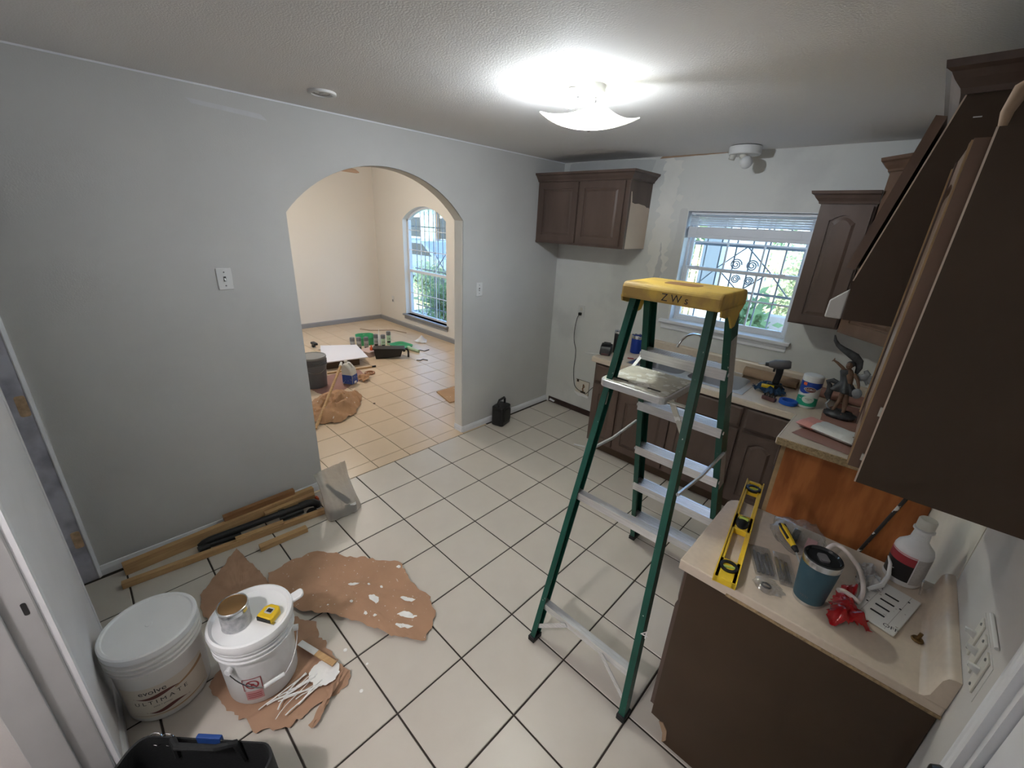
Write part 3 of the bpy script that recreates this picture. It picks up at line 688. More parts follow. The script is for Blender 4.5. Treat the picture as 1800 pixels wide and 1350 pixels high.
# ------------------------------------------------------------------ cabinets
def arch_top(u0, u1, z, rise, n=25, cath=True):
    """points of a cathedral arch from u1 down to u0 at height z with a rise in the middle"""
    out = []
    for i in range(n + 1):
        s = i / n; k = max(0.0, math.sin(PI * (s - .06) / .88)) ** .9 if .06 < s < .94 else 0.0
        out.append((u1 + (u0 - u1) * s, z + rise * k if cath else z))
    return out
def door(parent, P, u0, u1, z0, z1, m, name='door', st=0.055, rise=0.028, cath=True, pm=None, th=0.019):
    """P(u, out, z) -> world"""
    def pr(poly, w0, w1): return MB().prism([(a, b) for a, b in poly], w0, w1, 'y').map(lambda p: P(p.x, p.y, p.z))
    mb = MB(); n = 25
    d = pr([(u0, z0), (u1, z0), (u1, z1), (u0, z1)], 0, th - .007); mb.add(d.v, d.f)
    iu0, iu1, iz0, iz1 = u0 + st, u1 - st, z0 + st, z1 - st - (rise if cath else 0)
    for poly in ([(u0, z0), (iu0, z0), (iu0, z1), (u0, z1)], [(iu1, z0), (u1, z0), (u1, z1), (iu1, z1)], [(iu0, z0), (iu1, z0), (iu1, iz0), (iu0, iz0)]):
        d = pr(poly, th - .007, th); mb.add(d.v, d.f)
    ar = arch_top(iu0, iu1, iz1, rise, n, cath)
    for (a, b), (c, e) in zip(ar, ar[1:]):
        d = pr([(c, e), (a, b), (a, z1), (c, z1)], th - .007, th); mb.add(d.v, d.f)
    o = part(mb, name, m, parent, smooth=False)
    g = 0.010; ch = 0.016
    outer = [(iu0 + g, iz0 + g), (iu1 - g, iz0 + g)] + arch_top(iu0 + g, iu1 - g, iz1 - g, rise, n, cath)
    inner = [(iu0 + g + ch, iz0 + g + ch), (iu1 - g - ch, iz0 + g + ch)] + arch_top(iu0 + g + ch, iu1 - g - ch, iz1 - g - ch, rise, n, cath)
    k = len(outer); mb = MB()
    mb.add([P(a, th - .007, b) for a, b in outer] + [P(a, th - .001, b) for a, b in inner], [tuple(range(k, 2 * k))] + [(i, (i + 1) % k, k + (i + 1) % k, k + i) for i in range(k)])
    part(mb, 'raised_panel', pm or m, o, smooth=False)
    return o
def drawer(parent, P, u0, u1, z0, z1, m, name='drawer_front', th=0.019):
    k = 0.012; mb = MB()
    o4 = [(u0, z0), (u1, z0), (u1, z1), (u0, z1)]; i4 = [(u0 + k, z0 + k), (u1 - k, z0 + k), (u1 - k, z1 - k), (u0 + k, z1 - k)]
    mb.add([P(a, 0, b) for a, b in o4] + [P(a, th - .006, b) for a, b in o4] + [P(a, th, b) for a, b in i4],
           [(3, 2, 1, 0), (8, 9, 10, 11)] + [(i, (i + 1) % 4, 4 + (i + 1) % 4, 4 + i) for i in range(4)] + [(4 + i, 4 + (i + 1) % 4, 8 + (i + 1) % 4, 8 + i) for i in range(4)])
    return part(mb, name, m, parent, smooth=False)
CRN = [(0, 0), (0.010, 0), (0.014, 0.012), (0.030, 0.030), (0.040, 0.045), (0.052, 0.052), (0.056, 0.068), (0.0, 0.068)]
# wall cabinet left of the sink window
U1 = thing('wall_cabinet', 'brown two-door wall cabinet with peeled cream side in the corner', 'cabinet', (0.435, 2.15, 1.73))
X0, X1, Y0, Zb, Zt = -0.028, 0.905, 1.972, 1.73, 2.255
part(MB().box(X0, X1, Y0, YB - .001, Zb, Zt), 'carcass', 'cab_brown', U1, smooth=False, bevel=.002)
Pf = lambda y: (lambda u, o, z: (u, y - o, z))
door(U1, Pf(Y0), 0.0, 0.425, Zb + .02, Zt - .02, 'cab_brown', st=.05, cath=False)
door(U1, Pf(Y0), 0.445, 0.868, Zb + .02, Zt - .02, 'cab_brown', st=.05, cath=False)
part(MB().sweep([(X0, Y0), (X1, Y0), (X1, YB - .003)], [(o, z + Zt - .012) for o, z in CRN]), 'crown_moulding', 'cab_brown', U1, smooth=False)
pk = [(Y0 + .03, Zb + .002), (YB - .004, Zb + .002), (YB - .004, Zt - .205), (YB - .03, Zt - .195), (YB - .05, Zt - .20), (YB - .09, Zt - .185), (YB - .15, Zt - .18), (YB - .20, Zt - .175), (YB - .26, Zt - .18), (Y0 + .055, Zt - .172), (Y0 + .035, Zt - .15)]
part(MB().prism(pk, X1, X1 + .0015, 'x'), 'bare_side', 'raw_board', U1, 'cream bare board where the brown skin peeled off', smooth=False)
part(MB().prism([(Y0 + .032, Zt - .165), (Y0 + .022, Zt - .095), (Y0 + .030, Zt - .095), (Y0 + .050, Zt - .165)], X1 + .0005, X1 + .003, 'x'), 'peel_edge', 'raw_board', U1, smooth=False)
part(MB().box(X0, X1, Y0 - .002, Y0, Zb, Zb + .018), 'bottom_rail', 'cab_brown', U1, smooth=False)
# base run below the window
yF = 1.742
def base_unit(name, label, x0, x1, doors, drawers, m, loc):
    U = thing(name, label, 'cabinet', loc)
    mb = MB().box(x0, x0 + .016, yF + .018, YB - .001, .10, .832); mb.box(x1 - .016, x1, yF + .018, YB - .001, .10, .832); mb.box(x0 + .016, x1 - .016, yF + .018, YB - .001, .10, .116); mb.box(x0 + .016, x1 - .016, YB - .012, YB - .001, .116, .832)
    mb.box(x0, x1, yF, yF + .018, .10, .66 if 'sink' in name else .832)
    if 'sink' in name: mb.box(x0, x1, yF, yF + .018, .66, .832)
    part(mb, 'carcass', m, U, smooth=False)
    part(MB().box(x0, x1, yF + .06, YB - .02, 0.002, 0.10), 'toe_kick', 'cab_dark', U, smooth=False)
    for a, b in doors: door(U, Pf(yF), a, b, 0.115, 0.650, m, st=.055, rise=.03)
    for a, b in drawers: drawer(U, Pf(yF), a, b, 0.672, 0.815, m)
    return U
base_unit('base_cabinet', 'narrow brown base cabinet under the battery charger end of the worktop', 0.935, 1.200, [(0.952, 1.188)], [(0.952, 1.188)], 'cab_brown', (1.07, 2.0, 0))
base_unit('sink_cabinet', 'wide brown two-door base cabinet below the sink', 1.2005, 2.120, [(1.212, 1.640), (1.655, 2.108)], [(1.212, 1.640), (1.655, 2.108)], 'cab_brown', (1.66, 2.0, 0))
base_unit('base_cabinet', 'brown base cabinet with arched door beside the bare plywood end', 2.1205, 2.425, [(2.135, 2.395)], [(2.135, 2.395)], 'cab_brown', (2.27, 2.0, 0))
# corner unit with bare plywood end, facing the missing range
U = thing('corner_cabinet', 'corner base cabinet with bare orange plywood end panel', 'cabinet', (2.73, 1.6, 0))
part(MB().box(2.4255, XC - .002, 1.318, YB - .001, 0.10, 0.832), 'carcass', 'cab_dark', U, smooth=False)
part(MB().box(2.500, XC - .004, 1.33, 1.70, 0.002, 0.10), 'toe_kick', 'cab_dark', U, smooth=False)
part(MB().box(2.446, XC - .003, 1.300, 1.318, 0.02, 0.832), 'plywood_panel', 'plywood', U, 'orange-brown plywood end panel', smooth=False)
part(MB().box(2.424, 2.446, 1.299, 1.318, 0.02, 0.832), 'raw_stile', 'stile_raw', U, 'raw pale edge of the face frame', smooth=False)
Px = lambda x: (lambda u, o, z: (x - o, u, z))
door(U, Px(2.4255), 1.345, 1.700, 0.115, 0.650, 'cab_brown'); drawer(U, Px(2.4255), 1.345, 1.700, 0.672, 0.815, 'cab_brown')
# worktop with sink cut-out, one continuous L
WT = thing('kitchen_worktop', 'beige laminate L-shaped worktop around the sink', 'worktop', (1.9, 2.0, .835))
sx0, sx1, sy0, sy1 = 1.205, 2.045, 1.805, 2.255
z0, z1 = .835, .875
mb = MB(); mb.box(0.905, sx0, 1.722, YB - .001, z0, z1); mb.box(sx1, XC - .001, 1.722, YB - .001, z0, z1); mb.box(sx0, sx1, 1.722, sy0, z0, z1); mb.box(sx0, sx1, sy1, YB - .001, z0, z1)
mb.box(2.403, XC - .001, 1.285, 1.722, z0, z1)
part(mb, 'laminate_top', 'counter', WT, smooth=False)
part(MB().box(0.905, 2.403, 1.712, 1.7222, z0 - .003, z1 - .001), 'front_edge', 'counter', WT, smooth=False, bevel=.006)
part(MB().box(2.393, 2.4032, 1.285, 1.712, z0 - .003, z1 - .001), 'front_edge', 'counter', WT, smooth=False, bevel=.006)
part(MB().box(2.398, XC - .001, 1.279, 1.2852, z0 - .002, z1 - .003), 'chipboard_edge', 'chip_edge', WT, 'ragged chipboard edge', smooth=False)
part(MB().prism([(YB - .001, z1), (YB - .022, z1), (YB - .022, .962), (YB - .016, .974), (YB - .001, .978)], 0.905, XC - .002, 'x'), 'backsplash', 'counter', WT, smooth=False)
part(MB().prism([(XC - .001, z1), (XC - .022, z1), (XC - .022, .962), (XC - .016, .974), (XC - .001, .978)], 1.285, YB - .023, 'y'), 'backsplash', 'counter', WT, smooth=False)
# sink: two bowls
SK = thing('kitchen_sink', 'stainless double-bowl sink set into the worktop', 'sink', (1.62, 2.03, .86))
def bowl(x0, x1, y0, y1, dp, r=.06):
    mb = MB(); rim = rrect(x0, x1, y0, y1, r); k = len(rim); lv = [rim]
    c = ((x0 + x1) / 2, (y0 + y1) / 2)
    vs = [(a, b, .8772) for a, b in rim] + [(c[0] + (a - c[0]) * .985, c[1] + (b - c[1]) * .985, .868) for a, b in rim] + [(c[0] + (a - c[0]) * .94, c[1] + (b - c[1]) * .94, .877 - dp + .03) for a, b in rim] + [(c[0] + (a - c[0]) * .85, c[1] + (b - c[1]) * .85, .877 - dp) for a, b in rim]
    fs = [(j * k + i, j * k + (i + 1) % k, (j + 1) * k + (i + 1) % k, (j + 1) * k + i) for j in range(3) for i in range(k)] + [tuple(range(3 * k, 4 * k))]
    return mb.add(vs, fs)
bA = (1.230, 1.600, 1.835, 2.185); bB = (1.650, 2.020, 1.835, 2.185)
part(bowl(*bA, .17), 'bowl', 'steel_bowl', SK); part(bowl(*bB, .17), 'bowl', 'steel_bowl', SK)
# deck as a plate with two rounded holes
def ring(outer, inner, z):
    k = len(inner); mb = MB(); mb.add([(a, b, z) for a, b in outer] + [(a, b, z) for a, b in inner], [(i, (i + 1) % k, k + (i + 1) % k, k + i) for i in range(k)]); return mb
mb = MB()
for bx, (ox0, ox1) in ((bA, (1.190, 1.625)), (bB, (1.625, 2.060))):
    inn = rrect(*bx, .06); out = []
    ccx, ccy = (bx[0] + bx[1]) / 2, (bx[2] + bx[3]) / 2
    for a, b in inn:
        da, db = a - ccx, b - ccy
        sx = ((ox1 - ccx) if da > 0 else (ox0 - ccx)) / da if abs(da) > 1e-6 else 1e9
        sy = ((2.275 - ccy) if db > 0 else (1.790 - ccy)) / db if abs(db) > 1e-6 else 1e9
        s = min(sx, sy); out.append((ccx + da * s, ccy + db * s))
    r = ring(out, inn, .8775); mb.add(r.v, r.f)
    for (qx, qy) in ((ox0, 2.275), (ox1, 2.275), (ox0, 1.79), (ox1, 1.79)):
        near = sorted(range(len(out)), key=lambda i: (out[i][0] - qx) ** 2 + (out[i][1] - qy) ** 2)[:2]
        mb.add([(out[near[0]][0], out[near[0]][1], .8775), (qx, qy, .8775), (out[near[1]][0], out[near[1]][1], .8775)], [(0, 1, 2)])
part(mb, 'deck', 'steel', SK, smooth=False)
mb = MB()
for (a, b, c, d) in ((1.186, 2.064, 1.786, 1.792), (1.186, 2.064, 2.273, 2.279), (1.186, 1.192, 1.792, 2.273), (2.058, 2.064, 1.792, 2.273)): mb.box(a, b, c, d, .8755, .8800)
part(mb, 'rim', 'steel', SK, smooth=False, bevel=.0015)
for bx in (bA, bB): part(MB().lathe([(.04, .709), (.045, .7095), (.03, .707), (0, .707)], 20, T((bx[0] + bx[2 - 1]) / 2, 2.01, 0)), 'drain', 'chrome', SK)
# faucet
FA = thing('kitchen_faucet', 'chrome gooseneck faucet with two handles behind the sink', 'faucet', (1.60, 2.225, .878))
part(MB().prism(rrect(1.47, 1.73, 2.205, 2.250, .022), .878, .892), 'base_plate', 'chrome', FA, bevel=.003)
sp = [(1.60, 2.228, .89), (1.60, 2.228, .97), (1.598, 2.225, 1.05), (1.592, 2.205, 1.105), (1.575, 2.16, 1.135), (1.55, 2.10, 1.145), (1.525, 2.04, 1.13), (1.508, 2.005, 1.10), (1.50, 1.99, 1.07)]
part(MB().tube(sp, .009, 12), 'spout', 'chrome', FA); part(MB().cyl((1.499, 1.988, 1.074), (1.494, 1.978, 1.045), .012, n=14), 'aerator', 'chrome', FA)
for x in (1.50, 1.70):
    h = part(MB().lathe([(.018, .892), (.016, .91), (.010, .92), (.012, .935), (.0, .94)], 16, T(x, 2.228, 0)), 'handle_hub', 'chrome', FA)
    part(MB().tube([(x - .035, 2.215, .93), (x, 2.228, .932), (x + .035, 2.24, .93)], .006, 8), 'lever', 'chrome', h)
# near base cabinet, seen end-on
NB = thing('base_cabinet', 'dark brown base cabinet end under the level and blue tumbler', 'cabinet', (2.73, 0.24, 0))
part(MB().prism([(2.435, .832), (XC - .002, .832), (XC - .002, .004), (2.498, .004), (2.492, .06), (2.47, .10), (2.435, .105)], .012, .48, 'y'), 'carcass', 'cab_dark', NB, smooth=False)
door(NB, Px(2.435), 0.035, 0.465, 0.125, 0.655, 'cab_brown'); drawer(NB, Px(2.435), 0.035, 0.465, 0.675, 0.818, 'cab_brown')
part(MB().prism([(2.47, .098), (2.485, .105), (2.505, .08), (2.51, .03), (2.498, .005), (2.492, .055)], .0085, .0125, 'y'), 'chipped_corner', 'tube_tan', NB, 'bare chipped lower corner', smooth=False)
# near worktop
NW = thing('side_worktop', 'beige laminate worktop piece beside the missing range', 'worktop', (2.73, .25, .835))
pl = [(2.408, -.004), (XC - .001, -.004), (XC - .001, .505), (2.455, .505), (2.432, .496), (2.415, .478), (2.408, .455)]
part(MB().prism(pl, .838, .875), 'laminate_top', 'counter', NW, smooth=False, bevel=.004)
part(MB().box(2.56, XC - .001, -.0055, -.0042, .8375, .848), 'chipboard_edge', 'chip_edge', NW, 'ragged chipboard edge', smooth=False)
part(MB().prism([(XC - .001, .875), (XC - .050, .875), (XC - .042, .878), (XC - .034, .890), (XC - .028, .945), (XC - .022, .957), (XC - .012, .962), (XC - .001, .962)], -.004, .45, 'y'), 'backsplash', 'counter', NW, smooth=0.9)
# corner wall cabinet, window-side wall cabinet
U2 = thing('wall_cabinet', 'brown single-door wall cabinet with arched panel right of the sink window', 'cabinet', (2.28, 2.16, 1.368))
part(MB().box(2.160, 2.428, 2.02, YB - .001, 1.368, 2.09), 'carcass', 'cab_brown', U2, smooth=False, bevel=.002)
door(U2, Pf(2.02), 2.178, 2.415, 1.382, 2.070, 'cab_brown', st=.05)
part(MB().sweep([(2.160, YB - .003), (2.160, 2.02), (2.432, 2.02)], [(o, z + 2.082) for o, z in CRN]), 'crown_moulding', 'cab_brown', U2, smooth=False)
U3 = thing('corner_wall_cabinet', 'lighter brown tall diagonal wall cabinet in the corner', 'cabinet', (2.75, 2.05, 1.355))
A0, A1 = V((2.432, 2.028)), V((2.745, 1.715)); dv = (A1 - A0).normalized(); nv = V((-dv.y, dv.x)) * -1
if nv.x > 0: nv = -nv
part(MB().prism([(2.432, YB - .001), (2.432, 2.028), (2.745, 1.715), (XC - .001, 1.715), (XC - .001, YB - .001)], 1.355, 2.255), 'carcass', 'cab_light', U3, smooth=False)
Pd = lambda u, o, z: (A0.x + dv.x * u + nv.x * o, A0.y + dv.y * u + nv.y * o, z)
door(U3, Pd, .025, .418, 1.370, 2.235, 'cab_light', st=.06)
part(MB().sweep([(2.432, YB - .003), (2.432, 2.028), (2.745, 1.715), (XC - .003, 1.715)], [(o, z + 2.243) for o, z in CRN]), 'crown_moulding', 'cab_light', U3, smooth=False)
# range hood of wood, sloped front
HD = thing('range_hood', 'dark wooden range hood with sloped front and crown', 'range hood', (2.8, .83, 1.656))
hp = [(XC - .001, 1.657), (2.578, 1.657), (2.572, 1.775), (2.676, 2.262), (XC - .001, 2.262)]
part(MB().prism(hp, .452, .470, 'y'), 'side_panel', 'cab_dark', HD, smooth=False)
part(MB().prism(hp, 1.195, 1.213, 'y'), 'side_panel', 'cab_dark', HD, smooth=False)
a, b = V((2.572, 1.775)), V((2.676, 2.262)); dd = (b - a).normalized(); nn = V((-dd.y, dd.x))
Ph = lambda u, o, z: (a.x + dd.x * z + nn.x * o, u, a.y + dd.y * z + nn.y * o)
part(MB().prism([(a.x, a.y), (b.x, b.y), (b.x + .02, b.y), (a.x + .02, a.y)], .470, 1.195, 'y'), 'front_panel', 'cab_brown', HD, smooth=False)
Ph2 = lambda u, o, z: Ph(u, o + .010, z)
door(HD, Ph2, .456, .828, .03, .43, 'cab_light', name='sloped_panel', st=.05, cath=False, th=.024)
door(HD, Ph2, .836, 1.208, .03, .43, 'cab_light', name='sloped_panel', st=.05, cath=False, th=.022)
part(MB().prism([(2.5715, 1.775), (2.6755, 2.262), (2.679, 2.262), (2.575, 1.775)], .4505, .453, 'y'), 'edge_highlight', 'raw_board', HD, 'pale raw edge, painted as a highlight', smooth=False)  # pale strip puts a highlight along the slanted edge
part(MB().box(2.572, 2.590, .470, 1.195, 1.657, 1.775), 'lower_rail', 'cab_brown', HD, smooth=False)
part(MB().box(2.676, XC - .001, .470, 1.195, 2.24, 2.262), 'top_board', 'cab_brown', HD, smooth=False)
part(MB().sweep([(XC - .003, .452), (2.672, .452), (2.672, 1.213), (XC - .003, 1.213)], [(-o, z + 2.240) for o, z in CRN]), 'crown_moulding', 'cab_brown', HD, smooth=False)
part(MB().box(2.70, 2.716, .4508, .452, 2.188, 2.1905), 'staple', 'plastic_white', HD, 'white staple', smooth=False)
HV = single(MB().prism([(2.526, 1.652), (2.527, 1.707), (2.5705, 1.748), (2.5705, 1.652)], .485, 1.185, 'y'), 'vent_visor', 'hood_white', 'white metal vent visor poking out under the wooden hood', 'vent', smooth=False, bevel=.004)
# near wall cabinet
NU = thing('wall_cabinet', 'dark brown wall cabinet end panel with ajar door above the side worktop', 'cabinet', (2.9, .2, 1.372))
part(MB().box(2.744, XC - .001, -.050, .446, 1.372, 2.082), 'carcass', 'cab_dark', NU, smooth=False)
part(MB().box(2.7415, 2.7445, -.0505, -.044, 1.372, 2.082), 'edge_highlight', 'raw_board', NU, 'pale front edge, painted as a highlight', smooth=False)  # pale strip stands in for the highlight on the panel edge
M = Matrix.Translation((2.742, -.040, 0)) @ Matrix.Rotation(0.045, 4, 'Z')
Pn = lambda u, o, z: tuple(M @ V((-o, u, z)))
dn = door(NU, Pn, 0.0, .470, 1.402, 2.068, 'cab_light', th=.022)
for u_, w_, m_ in ((.004, .005, 'stile_raw'), (.016, .004, 'cab_brown'), (.026, .006, 'cab_light'), (.040, .004, 'stile_raw'), (.30, .01, 'cab_brown'), (.42, .006, 'stile_raw')):
    part(MB().box(0, 1, 0, 1, 0, 1).map(lambda p: Pn(u_ + w_ * p.x, .0215 + .0035 * p.y, 1.404 + .662 * p.z)), 'bead', m_, dn, smooth=False)
part(MB().box(2.737, 2.7425, -.046, -.040, 1.425, 1.440), 'hinge', 'plastic_ivory', NU, smooth=False); part(MB().box(2.737, 2.7425, -.046, -.040, 1.535, 1.555), 'hinge', 'plastic_ivory', NU, smooth=False)

# ------------------------------------------------------------------ step ladder
LD = thing('step_ladder', 'green fibreglass step ladder with yellow cap and aluminium steps', 'ladder', (2.09, .5, 0))
def lerp(a, b, s): return V(a) + (V(b) - V(a)) * s
NL = ((1.840, -.014, .02), (1.890, .398, 1.655)); NR = ((2.352, -.014, .02), (2.220, .398, 1.655))
FL = ((1.822, 1.005, .02), (1.868, .562, 1.655)); FR = ((2.335, 1.005, .02), (2.236, .562, 1.655))
def chan(w, d, th, sgn):   # C section: a = side (x-ish), b = depth (y-ish)
    return [(-sgn * 0, -d / 2), (sgn * w, -d / 2), (sgn * w, -d / 2 + th), (sgn * th, -d / 2 + th), (sgn * th, d / 2 - th), (sgn * w, d / 2 - th), (sgn * w, d / 2), (0, d / 2)]
def rail(p0, p1, w, d, sgn, nm='rail'):
    p0 = V(p0); p1 = V(p1); tv = (p1 - p0).normalized(); mb = MB()
    sec = chan(w, d, .005, sgn); up = V((0, 1, 0)); a = V((1, 0, 0)); a = (a - tv * a.dot(tv)).normalized(); b = tv.cross(a).normalized()
    if b.y < 0: b = -b
    n = len(sec); vs = [tuple(p0 + a * x + b * y) for x, y in sec] + [tuple(p1 + a * x + b * y) for x, y in sec]
    mb.add(vs, [tuple(range(n)), tuple(range(n, 2 * n))[::-1]] + [((i + 1) % n, i, n + i, n + (i + 1) % n) for i in range(n)])
    r = part(mb, nm, 'ladder_green', LD, smooth=False)
    ft = MB(); c = p0; ft.box(c.x - .006 if sgn > 0 else c.x - w - .004, c.x + w + .004 if sgn > 0 else c.x + .006, c.y - d / 2 - .008, c.y + d / 2 + .008, 0.001, .028)
    part(ft, 'rubber_foot', 'black_rubber', r, smooth=False, bevel=.003)
    return r
rNL = rail(*NL, .026, .045, 1); rNR = rail(*NR, .026, .045, -1); rFL = rail(*FL, .028, .074, 1); rFR = rail(*FR, .028, .074, -1)
def at(rl, z): return lerp(rl[0], rl[1], (z - .02) / 1.635)
# treads on the far side
for z in (.222, .505, .780, 1.070, 1.362):
    p, q = at(FL, z), at(FR, z); x0, x1 = p.x + .004, q.x - .004; y = p.y
    mb = MB().box(x0, x1, y - .042, y + .045, z - .004, z)
    mb.box(x0, x1, y - .042, y - .038, z - .045, z - .004); mb.box(x0, x1, y + .041, y + .045, z - .030, z - .004)
    for k in range(6): mb.box(x0, x1, y - .030 + k * .012, y - .026 + k * .012, z, z + .0022)
    st = part(mb, 'step', 'aluminium', LD, smooth=False)
    for xx, s in ((p.x, -1), (q.x, 1)):
        part(MB().lathe([(.0, .004), (.008, .003), (.009, 0)], 10, T(xx + s * .001, y - .03, z - .02, 0, 0, s * PI / 2)), 'rivet', 'aluminium', st)
# horizontals and braces on the near side
for z in (.210, .780):
    p, q = at(NL, z), at(NR, z)
    mb = MB().box(p.x + .003, q.x - .003, p.y - .016, p.y + .018, z - .003, z + .001); mb.box(p.x + .003, q.x - .003, p.y - .016, p.y - .013, z - .034, z - .003); mb.box(p.x + .003, q.x - .003, p.y + .015, p.y + .018, z - .02, z - .003)
    part(mb, 'cross_bar', 'aluminium', LD, smooth=False)
def flat(p, q, wd, th, m, nm, up=(0, 1, 0)):
    return part(MB().beam(p, q, [(-wd / 2, -th / 2), (wd / 2, -th / 2), (wd / 2, th / 2), (-wd / 2, th / 2)], up), nm, m, LD, smooth=False)
flat(at(NL, .075) + V((.006, -.014, 0)), (2.00, at(NL, .19).y - .014, .19), .020, .003, 'aluminium', 'brace')
flat(at(NR, .075) + V((-.006, -.014, 0)), (2.185, at(NR, .19).y - .014, .19), .020, .003, 'aluminium', 'brace')
flat(at(FL, .075) + V((.006, -.03, 0)), (1.96, at(FL, .19).y - .03, .195), .020, .003, 'aluminium', 'brace')
flat(at(FR, .075) + V((-.006, -.03, 0)), (2.19, at(FR, .19).y - .03, .195), .020, .003, 'aluminium', 'brace')
# spreaders, with their hinge in the middle
for n_, f_, s in ((NL, FL, -1), (NR, FR, 1)):
    p = at(n_, .955) + V((s * .008, 0, 0)); q = at(f_, .94) + V((s * .008, -.03, 0)); m_ = (p + q) / 2 + V((0, 0, -.018))
    part(MB().tube([p, m_, q], .0075, 6), 'spreader', 'aluminium', LD)
# paint shelf
sh = rrect(1.852, 2.150, .268, .560, .035)
so = part(MB().prism(sh, 1.262, 1.292), 'paint_shelf', 'aluminium', LD, 'paint-crusted fold-down shelf', smooth=False, bevel=.003)
tp = [(1.866, .300), (1.95, .285), (2.05, .282), (2.138, .295), (2.138, .548), (1.866, .548)]
part(MB().prism(rrect(1.862, 2.142, .280, .552, .025), 1.2915, 1.2955), 'shelf_top', 'alu_paint', so, smooth=False)
for a, b in ((1.905, .32), (2.05, .315)): part(MB().box(a, a + .055, b, b + .012, 1.2955, 1.2962), 'slot', 'slot_dark', so, smooth=False)
flat((2.150, .33, 1.272), at(NR, 1.16) + V((-.012, 0, 0)), .022, .004, 'alu_paint', 'shelf_bracket', (0, 1, 0))
flat((2.150, .30, 1.275), at(NR, 1.275) + V((-.01, 0, 0)), .022, .004, 'alu_paint', 'shelf_bracket', (0, 0, 1))
flat((1.866, .34, 1.268), at(NL, 1.18) + V((.012, 0, 0)), .022, .004, 'alu_paint', 'shelf_bracket', (0, 1, 0))
flat((1.868, .52, 1.285), at(FL, 1.33) + V((.004, -.03, 0)), .016, .004, 'aluminium', 'shelf_bracket', (0, 0, 1))
# top cap
cp = MB()
prof = [(.338, 1.632), (.338, 1.676), (.346, 1.690), (.360, 1.695), (.600, 1.695), (.614, 1.690), (.622, 1.676), (.622, 1.632)]
cp.prism(prof, 1.862, 2.252, 'x')
cap = part(cp, 'top_cap', 'ladder_yellow', LD, 'worn yellow plastic cap', smooth=False, bevel=.008)
for x, s in ((1.862, -1), (2.252, 1)):
    part(MB().prism([(.345, 1.64), (.355, 1.615), (.40, 1.605), (.44, 1.61), (.47, 1.585), (.50, 1.555), (.53, 1.56), (.56, 1.61), (.60, 1.64)], x - .004, x + .004, 'x'), 'cap_cheek', 'ladder_yellow', cap, smooth=False, bevel=.002)
part(MB().prism(rrect(1.98, 2.12, .44, .53, .03), 1.6952, 1.6958), 'tool_recess', 'pine_dark', cap, 'dark worn recess')
part(text('Z W s', .040, T(2.085, .3375, 1.655, 0, PI / 2)), 'marking', 'marker_black', cap, smooth=False)
part(text('4', .06, T(2.3305, .055, .40, .2, PI / 2)), 'marking', 'white_paint', rNR, smooth=False)
part(MB().beam(at(FR, 1.24) + V((.0012, 0, 0)), at(FR, 1.50) + V((.0012, 0, 0)), [(-.031, -.0006), (.031, -.0006), (.031, .0006), (-.031, .0006)], (1, 0, 0)), 'caution_label', 'label_grey', rFR, 'worn grey caution label', smooth=False)
part(MB().beam(at(FR, .72) + V((.0012, 0, 0)), at(FR, .92) + V((.0012, 0, 0)), [(-.028, -.0006), (.028, -.0006), (.028, .0006), (-.028, .0006)], (1, 0, 0)), 'caution_label', 'label_grey', rFR, 'worn grey caution label', smooth=False)

# ------------------------------------------------------------------ ceiling lamp
lx, ly = 1.505, .505
CL = thing('ceiling_lamp', 'semi-flush ceiling lamp with curved square glass shade and lit bulb', 'lamp', (lx, ly, 2.28))
part(MB().lathe([(.055, ZC), (.055, ZC - .028), (.045, ZC - .034), (.0, ZC - .034)], 28, T(lx, ly, 0)), 'canopy', 'plastic_white', CL)
part(MB().cyl((lx - .09, ly - .03, 2.402), (lx + .03, ly, 2.402), .007, n=10), 'socket_bar', 'chrome', CL)
part(MB().cyl((lx, ly, 2.41), (lx, ly, 2.283), .006, n=10), 'rod', 'chrome', CL)
part(MB().cyl((lx + .012, ly + .004, 2.41), (lx + .012, ly + .004, 2.36), .011, n=12), 'sleeve', 'chrome', CL)
for dx, dy, m, nm in ((-.082, -.03, 'bulb_on', 'bulb'),):
    part(MB().cyl((lx + dx, ly + dy, 2.436), (lx + dx, ly + dy, 2.412), .016, n=14), 'socket', 'plastic_white', CL)
    part(MB().lathe([(.014, .002), (.022, -.008), (.030, -.022), (.031, -.026)], 20, T(lx + dx, ly + dy, 2.414)), 'bulb_base', 'plastic_white', CL)
    part(MB().lathe([(.0, -.052), (.012, -.050), (.022, -.043), (.028, -.033), (.029, -.024)], 20, T(lx + dx, ly + dy, 2.414)), nm, m, CL, 'lit white bulb')
g = MB(); N = 14; hs = .152; vs = []; fs = []
for zoff in (0, -.005):
    for i in range(N + 1):
        for j in range(N + 1):
            a = -1 + 2 * i / N; b = -1 + 2 * j / N
            vs.append((lx + a * hs, ly + b * hs, 2.290 + .024 * a * a + .024 * b * b + zoff))
k = (N + 1) * (N + 1)
for i in range(N):
    for j in range(N):
        p = i * (N + 1) + j; fs.append((p, p + N + 1, p + N + 2, p + 1)); fs.append((k + p, k + p + 1, k + p + N + 2, k + p + N + 1))
for i in range(N):
    for (p, q) in ((i, i + 1), (N * (N + 1) + i, N * (N + 1) + i + 1), (i * (N + 1), (i + 1) * (N + 1)), (i * (N + 1) + N, (i + 1) * (N + 1) + N)): fs.append((p, q, k + q, k + p))
part(g.add(vs, fs), 'glass_shade', 'lamp_glass', CL, 'frosted square glass dish', smooth=0.9)
part(MB().lathe([(.0, 2.270), (.007, 2.273), (.008, 2.279), (.005, 2.285)], 14, T(lx, ly, 0)), 'finial', 'chrome', CL)
